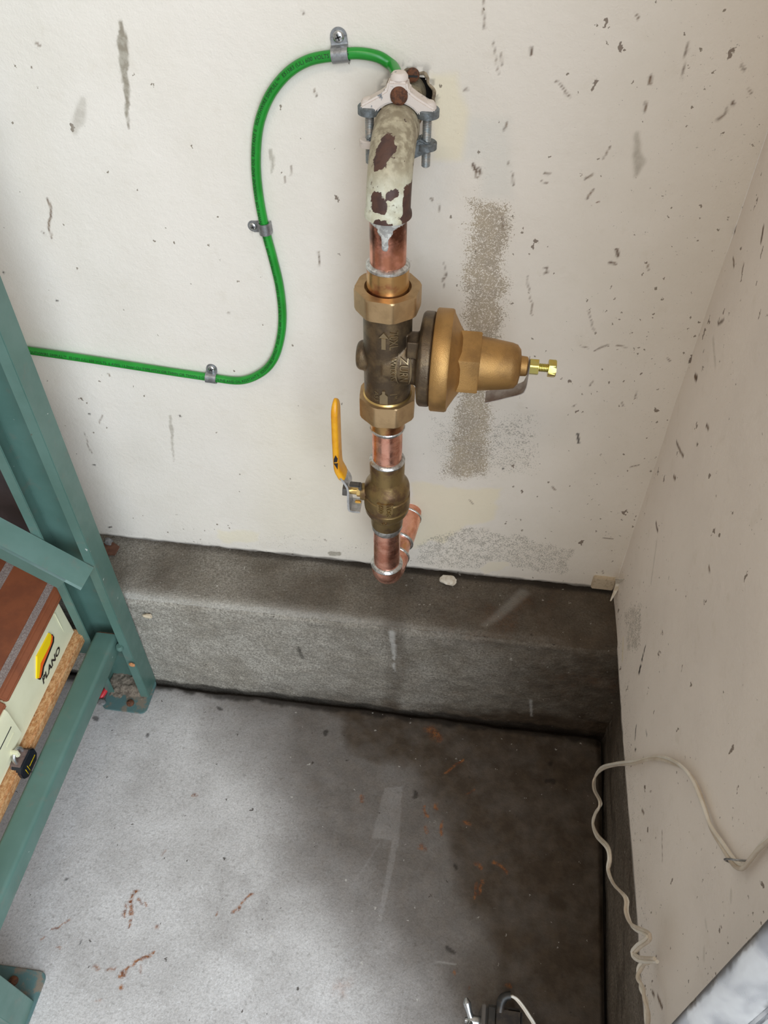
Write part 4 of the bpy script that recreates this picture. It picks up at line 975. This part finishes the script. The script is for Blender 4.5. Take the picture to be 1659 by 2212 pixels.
for (y0, y1, by) in ((-.153, -.099, -.1405), (-.545, -.478, -.4915)):
    f_ = MB().prism(rrect(-.4705, -.4065, y0, y1, .008), (0, 0, 0), (1, 0, 0), (0, 1, 0), (0, 0, 1), .0005, .0035).build('foot_plate', M['footdirt'], sh, bevel=.0004)
    bx_ = -.432 if by > -.3 else -.440
    MB().lathe([(.0035, .0052), (.0062, .0048), (.0075, .0030), (.0078, .0008)], (bx_, by, 0), 'z', 20).build('anchor_bolt', M['rust'], f_)
dv_ = []; rng_ = np.random.RandomState(9)
gx_, gy_ = np.meshgrid(np.linspace(-.4695, -.4125, 40), np.linspace(-.141, -.0985, 30)); gp_ = np.c_[gx_.ravel(), gy_.ravel(), np.zeros(1200)]
hz = .0034+np.clip(.010*sstep(-.140, -.108, gp_[:, 1])+(vnoise(gp_, 160, 5, 3)-.5)*.007-.002, 0, 1)
gi = np.arange(1200).reshape(30, 40)
tag(MB().add(np.c_[gp_[:, :2], hz], [(gi[a, b_], gi[a, b_+1], gi[a+1, b_+1], gi[a+1, b_]) for a in range(29) for b_ in range(39)]).build('dirt', M['dirt'], sh, smooth=60), kind='stuff')
rl = MB(); rl.prism(rrect(-.4565, -.4265, .110, .1405, .005), (0, 0, 0), (1, 0, 0), (0, 0, 1), (0, 1, 0), -.507, -.1180)
rail = rl.build('rail', M['teal'], sh, smooth=40)
MB().prism(rrect(-.4560, -.4270, .1105, .1400, .005), (0, 0, 0), (1, 0, 0), (0, 0, 1), (0, 1, 0), -.1180, -.1165).build('rail_end', M['rust'], rail)
wd = at(258, 1400, 'y', -.130); MB().lathe([(-.004, .004), (0, .0052), (.004, .004)], (wd[0], -.129, wd[2]), 'z', 16).build('weld', M['teal'], rail)
# diagonal angle brace across the back
p1 = at(196, 1222, 'y', -.129); p0_ = at(0, 1117, 'y', -.129); d = p1-p0_; d[1] = 0; L_ = np.linalg.norm(d); d /= L_
nn = np.array([-d[2], 0, d[0]]); nn = nn if nn[2] > 0 else -nn
e0 = p1-d*.55
br = MB(); ed = np.array([0, -1.0, 0])
# profile (along -y, along nn): top flange lies along -y, web hangs down in the plane of the lips
e1 = e0+np.array([0, -.129-e0[1], 0])
br.prism([(0.0, 0.0), (.0255, -.0090), (.0275, -.0115), (.0255, -.0115), (.0, -.0022)], e1, ed, nn, d, 0, .55+.004)
br.prism([(.0255, -.0090), (.0275, -.0115), (.0262, -.032), (.0242, -.032), (.0250, -.0115)], e1, ed, nn, d, 0, .55-.016)
brace = br.build('brace', M['teal'], sh, smooth=30)
wd = at(188, 1236, 'y', -.134); MB().lathe([(-.0030, .0025), (-.0015, .0042), (.0015, .0042), (.0030, .0025)], tuple(wd), 'z', 16).build('weld', M['teal'], brace)
# shelf board and the bearer below it
MB().box(-1.0, -.4680, -.56, -.1195, .1300, .1465).build('shelf_board', M['board'], sh, bevel=.002)
MB().box(-1.0, -.470, -.127, -.124, .100, .1300).build('bearer', M['teal'], sh)
MB().box(-1.0, -.470, -.511, -.508, .100, .1300).build('bearer', M['teal'], sh)

# ================================================================== tool box and padlock
TX = -.5
tb = thing('tool_box', 'cream tool box with brown lid and grey grip strips on the shelf board', 'toolbox', (-.60, -.30, .112))
mb = MB(); mb.prism([(-.74, .112), (TX+.001, .112), (TX-.0005, .150), (TX-.0015, .183), (-.74, .183)], (0, 0, 0), (1, 0, 0), (0, 0, 1), (0, 1, 0), -.50, -.1075)
mb.build('case', M['cream'], tb, bevel=.0022)
MB().box(TX-.0006, TX+.0002, -.1250, -.1240, .122, .174).build('corner_rib', M['cream'], tb)
mb = MB(); mb.prism([(-.745, .1795), (TX+.0025, .1795), (TX+.0025, .1835), (TX-.004, .1895), (TX-.030, .193), (-.745, .193)], (0, 0, 0), (1, 0, 0), (0, 0, 1), (0, 1, 0), -.2515, -.0600)
lid = mb.build('lid', M['brown'], tb, bevel=.0015)
for y0, y1 in ((-.335, -.2545), (-.502, -.338)):
    mb = MB(); mb.prism([(-.745, .1780), (TX+.0020, .1780), (TX+.0020, .1820), (TX-.004, .1880), (TX-.030, .1915), (-.745, .1915)], (0, 0, 0), (1, 0, 0), (0, 0, 1), (0, 1, 0), y0, y1)
    mb.build('lid_panel', M['brown'], lid, bevel=.0015)
for xa, xb, za, zb_ in ((TX-.0175, TX-.0085, .1912, .1904), (TX-.082, TX-.070, .1930, .1930)):
    MB().prism([(xa, za-.001), (xb, zb_-.001), (xb, zb_+.0006), (xa, za+.0006)], (0, 0, 0), (1, 0, 0), (0, 0, 1), (0, 1, 0), -.246, -.070).build('grip_strip', M['grit'], lid, label='grey grit strip')
# latch and hasp
mb = MB(); mb.prism([(TX+.0021, .1815), (TX+.0035, .1815), (TX+.0050, .176), (TX+.0050, .128), (TX+.002, .126), (TX-.0005, .150), (TX-.002, .178)], (0, 0, 0), (1, 0, 0), (0, 0, 1), (0, 1, 0), -.330, -.2605)
latch = mb.build('latch', M['cream'], tb, bevel=.001)
MB().box(TX+.0046, TX+.0053, -.296, -.268, .1555, .1570).build('latch_slot', M['dark'], latch)
MB().box(TX+.0046, TX+.0056, -.287, -.270, .1440, .1460).build('latch_rib', M['cream'], latch)
MB().box(TX+.003, TX+.013, -.2885, -.2835, .1235, .1330).build('hasp', M['cream'], latch, bevel=.0012)
# printed logo: flash of yellow, orange and black, with the name
def tbp(u, v): p = at(u/7.135, 1250+v/7.135, 'x', TX+.0003); return (p[1], p[2])
for nm, mt, pl, h in (('printed_flash', 'lblack', [(780, 905), (805, 945), (800, 1020), (770, 1100), (655, 1390), (640, 1500), (598, 1580), (565, 1570), (595, 1335), (735, 1060), (755, 960)], .0002),
                      ('printed_flash', 'lorange', [(752, 900), (781, 930), (775, 1010), (750, 1080), (635, 1365), (600, 1545), (568, 1560), (595, 1335), (735, 1060), (757, 960)], .0004),
                      ('printed_flash', 'lyellow', [(730, 885), (752, 905), (757, 960), (735, 1060), (597, 1335), (575, 1550), (540, 1560), (548, 1230)], .0006)):
    MB().prism([tbp(*q) for q in pl], (TX+.0004, 0, 0), (0, 1, 0), (0, 0, 1), (1, 0, 0), -.002, h).build(nm, M[mt], tb, smooth=None)
V, F = text_verts('PLANO', 1.0, 0, shear=.3, offset=.03); a0 = tbp(622, 1620); a1 = tbp(885, 1110)
L_ = a1[0]-a0[0]; wv = V[:, 0].max()-V[:, 0].min(); hv = V[:, 1].max()-V[:, 1].min()
yy = a0[0]+(V[:, 0]-V[:, 0].min())/wv*L_; zz = (a0[1]+a1[1])/2+(V[:, 1]/hv)*.0095+(yy-(a0[0]+a1[0])/2)*(a1[1]-a0[1])/L_*.6
MB().add(np.c_[np.full(len(V), TX+.0010), yy, zz], F).build('printed_name', M['lblack'], tb, smooth=None)
# padlock
pl = thing('padlock', 'small black padlock with dusty brown top hanging from the tool box latch', 'padlock', (TX+.018, -.284, .092))
hexp = [(-.3010, .0975), (-.2955, .0905), (-.2735, .0905), (-.2680, .0975), (-.2680, .1085), (-.2735, .1155), (-.2955, .1155), (-.3010, .1085)]
MB().prism(hexp, (TX+.0030, 0, 0), (0, 1, 0), (0, 0, 1), (1, 0, 0), 0, .0135).build('jacket', M['lockb'], pl, bevel=.001)
hexi = [(-.2985, .110), (-.2705, .110), (-.2705, .1110), (-.2745, .1164), (-.2945, .1164), (-.2985, .1110)]
MB().prism(hexi, (TX+.0022, 0, 0), (0, 1, 0), (0, 0, 1), (1, 0, 0), 0, .0122).build('lock_body', M['lockt'], pl, bevel=.0006)
shp = [(TX+.0085, -.292, .112)]+[(TX+.0080, -.284-.008*math.cos(a), .120+.0095*math.sin(a)) for a in np.linspace(0, math.pi, 16)]+[(TX+.0085, -.276, .112)]
MB().tube(shp, .0021, 16).build('shackle', M['steel'], pl)
for y in (-.2935, -.289): MB().box(TX+.0164, TX+.0168, y-.0003, y+.0003, .0950, .1060).build('printed_line', M['lyellow'], pl)
rs = np.random.RandomState(3); mb = MB()
for i in range(13): yy0 = -.2865+i*.0011; mb.box(TX+.0164, TX+.0168, yy0, yy0+.0008, .1000, .1000+rs.uniform(.0009, .0016))
mb.build('printed_lettering', M['lyellow'], pl, smooth=None)
for o in (tb, pl): o.location = Vector(o.location)+Vector((.0206, -.0168, .0347))      # set both down on the shelf board
# dark storage bin behind the shelf
bn = thing('storage_bin', 'dark grey plastic bin standing on the curb behind the shelf post', 'bin', (-.66, -.05, .196))
MB().box(-.85, -.512, -.068, -.010, .196, .44).build('bin_body', M['bin'], bn, bevel=.004)
MB().box(-.86, -.506, -.072, -.006, .44, .458).build('rim', M['bin'], bn, bevel=.003)

# ================================================================== loose bits
rnd = random.Random(5)
def rock(name, c, sx, sy, sz, mat, label, cat, seed, group=None):
    bm = bmesh.new(); bmesh.ops.create_icosphere(bm, subdivisions=3, radius=1)
    V = np.array([v.co[:] for v in bm.verts]); F = [tuple(v.index for v in f.verts) for f in bm.faces]; bm.free()
    n = vnoise(V+7, 1.6, seed, 3)-.5
    V = V*(1+n[:, None]*.9); V = np.sign(V)*np.abs(V)**.85*np.array([sx, sy, sz]); V[:, 2] -= V[:, 2].min()
    o = MB().add(V+np.array(c), F).build(name, mat, base=c, smooth=25); return tag(o, label, cat, group)
c = at(968, 1254, 'z', CURB_Z+.004); rock('plaster_chip', (c[0], c[1], CURB_Z+.0008), .0115, .0078, .0040, M['plaster'], 'broken off-white plaster chip lying on the dark curb top', 'chip', 5)
c = at(237, 1169, 'z', CURB_Z+.004); rock('pebble', (c[0], -.013, CURB_Z+.001), .0055, .005, .0045, M['stone'], 'round grey pebble on the curb against the wall by the shelf post', 'pebble', 8)
c = at(244, 1186, 'z', CURB_Z+.003); b = MB(); b.prism([(-.016, -.010), (.010, -.012), (.013, .002), (.002, .010), (-.016, .008)], (c[0]-.004, c[1], CURB_Z+.0025), (.97, .1, .12), (-.1, .97, .05), (0, 0, 1), 0, .002)
tag(b.build('hardboard_scrap', M['redbrown']), 'red-brown scrap of hardboard on the curb beside the shelf post', 'scrap')
c = at(226, 1497, 'z', .004); tag(MB().tube(spline([c+[-.003, -.010, 0], c+[0, 0, .002], c+[.003, .010, .004]], 8), [.0015, .003, .0034, .0036, .0036, .0034, .003, .0012], 12).build('plastic_plug', M['red'], base=(c[0], c[1], 0)), 'small red plastic plug on the floor by the shelf foot plate', 'plug')
c = at(220, 1517, 'z', .003); rock('pebble', (c[0], c[1], 0), .006, .005, .004, M['stone'], 'small dark stone on the floor beside the red plug', 'pebble', 12)
c = at(288, 1437, 'y', -.130); rock('wood_chip', (c[0], c[1]-.002, c[2]), .0042, .0016, .0035, M['chip'], 'orange wood chip caught on the shelf post lip', 'chip', 15)
c = at(322, 1330, 'y', -.098); rock('wood_chip', (c[0], -.101, c[2]), .006, .003, .003, M['tanplaster'], 'tan crumb stuck to the curb face beside the shelf post', 'chip', 17)

# ================================================================== twin bell wire on the side wall
W1 = [(1700, 1775), (1659, 1815), (1640, 1832), (1612, 1868), (1600, 1873), (1585, 1862), (1560, 1825), (1535, 1785), (1520, 1740), (1500, 1690), (1475, 1658), (1440, 1641), (1408, 1638)]
W2 = [(1370, 1647), (1330, 1651), (1300, 1660), (1285, 1680), (1284, 1705), (1297, 1735), (1286, 1758), (1281, 1780), (1290, 1805), (1312, 1830), (1317, 1855), (1314, 1880), (1326, 1910), (1352, 1940), (1353, 1970), (1366, 2000), (1402, 2022), (1378, 2045), (1368, 2060), (1382, 2072), (1417, 2074)]
w = [at(u, v, 'x', WRX-.0035) for u, v in W1]+[at(u, v, 'x', .1965-.002*min(i, 6)) for i, (u, v) in enumerate(W2)]
def twin(path, n, name, label, twist):
    P = spline(path, n); t = thing(name, label, 'wire', tuple(P[len(P)//2]))
    T = np.gradient(P, axis=0); T /= np.linalg.norm(T, axis=1)[:, None]
    N = np.cross(T, [1.0, 0.15, 0.1]); N /= np.linalg.norm(N, axis=1)[:, None]; B = np.cross(T, N)
    a = twist*np.sin(np.linspace(0, 26, n))[:, None]; off = np.cos(a)*N+np.sin(a)*B
    MB().tube(P+off*.00135, .00145, 12).build('conductor', M['wire'], t)
    MB().tube(P-off*.00135, .00145, 12).build('conductor', M['wire2'], t)
    return t
twin(w, 420, 'bell_wire', 'thin white twin bell wire hanging in a wavy loop from the side wall', .9)
w3 = [at(1400, 2076, 'x', .194), at(1384, 2088, 'x', .192), at(1379, 2112, 'x', .190), at(1392, 2150, 'x', .190), at(1398, 2190, 'x', .190), at(1396, 2225, 'x', .190), at(1385, 2290, 'x', .188)]
twin(w3, 90, 'bell_wire', 'short white twin wire dropping from the cut end of the wavy loop', .8)
sp0 = at(1590, 1862, 'x', WRX); sp1 = at(1612, 1862, 'x', WRX)
tag(MB().tube(spline([sp0+[0, 0, -.004], sp0+[-.0075, 0, .001], (sp0+sp1)/2+[-.0085, 0, .002], sp1+[-.0075, 0, .001], sp1+[0, 0, .002]], 24), .0007, 10).build('wire_staple', M['galv']), 'small wire staple holding the bell wire to the side wall', 'staple')

# ================================================================== black transformer on the floor
bx0 = at(1050, 2166, 'z', .05); bx1 = at(1130, 2180, 'z', .05)
tr = thing('transformer', 'black plastic transformer with chrome wing nut lying on the dark floor', 'transformer', (.1, -.48, 0))
X0, X1, Y1 = bx0[0], bx1[0], -.452
MB().box(X0, X1, Y1-.062, Y1, .0005, .050).build('housing', M['black'], tr, bevel=.003)
MB().box(X0+.010, X1-.002, Y1-.060, Y1-.003, .050, .0525).build('dust_cover', M['dusty'], tr, bevel=.0015)
MB().box(X0-.004, X0, Y1-.060, Y1-.001, .004, .051).build('flange', M['dsteel'], tr, bevel=.0008)
g0 = at(1090, 2158, 'z', .056)
MB().tube(spline([g0+[-.004, -.010, -.006], g0+[-.003, -.002, 0], g0+[.001, .002, .003], g0+[.006, .003, .004]], 12), [.0045]*4+[.0048]*4+[.0042]*4, 16).build('strain_relief', M['black'], tr)
bp = spline([g0+[.006, .003, .004], at(1118, 2160, 'z', .058), at(1140, 2190, 'z', .055), at(1158, 2225, 'z', .045), at(1170, 2300, 'z', .02)], 40)
MB().tube(bp+[.0009, 0, 0], .0013, 12).build('lead', M['wire2'], tr); MB().tube(bp-[.0011, 0, 0], .0013, 12).build('lead', M['wire'], tr)
wn = at(1030, 2196, 'z', .040)
stud = MB().lathe([(X0-.020, .0030), (X0, .0030)], (0, wn[1]-.004, .036), 'x', 20).build('stud', M['zinc'], tr)
for s_ in (1, -1):
    c = np.array([X0-.012, wn[1]-.004, .036])
    P = spline([c, c+[-.003, .004*s_, .004], c+[-.007, .012*s_, .010], c+[-.009, .018*s_, .0125]], 16)
    MB().tube(P, np.interp(np.arange(16), [0, 6, 12, 15], [.0042, .0030, .0044, .0014]), 14).build('wing', M['zinc'], tr)
MB().lathe([(X0-.017, .0045), (X0-.015, .0062), (X0-.006, .0066), (X0-.004, .0060)], (0, wn[1]-.004, .036), 'x', 24).build('nut', M['zinc'], tr)

# ================================================================== galvanised door track in the near right corner
q0 = at(1450, 2212, 'x', .150); q1 = at(1659, 1985, 'x', .152); dv = q1-q0; dv /= np.linalg.norm(dv)
view = (q0+q1)/2-CAM; view /= np.linalg.norm(view)
av = np.cross(dv, view); av /= np.linalg.norm(av); 
if av@c_right < 0: av = -av
bv_ = np.cross(av, dv); bv_ = bv_ if bv_@view < 0 else -bv_
prof = [(.0, -.010), (.0, -.006), (.0012, -.0025), (.004, -.0006), (.008, 0), (.020, .0002), (.0232, -.0010), (.0240, -.0055), (.0256, -.0055), (.0268, -.0008), (.030, 0), (.056, 0), (.060, -.002), (.0615, -.006), (.0615, -.012), (.0590, -.012), (.0585, -.006), (.055, -.0080), (.004, -.0080), (.0022, -.006), (.0022, -.010)]
k0 = -(q0[2]-.001)/dv[2]
trk = MB(); trk.prism(prof, q0, av, bv_, dv, k0, .75)
tag(trk.build('door_track', M['track'], base=tuple(q0+dv*k0), smooth=40), 'shiny galvanised steel track standing upright close to the side wall', 'track')
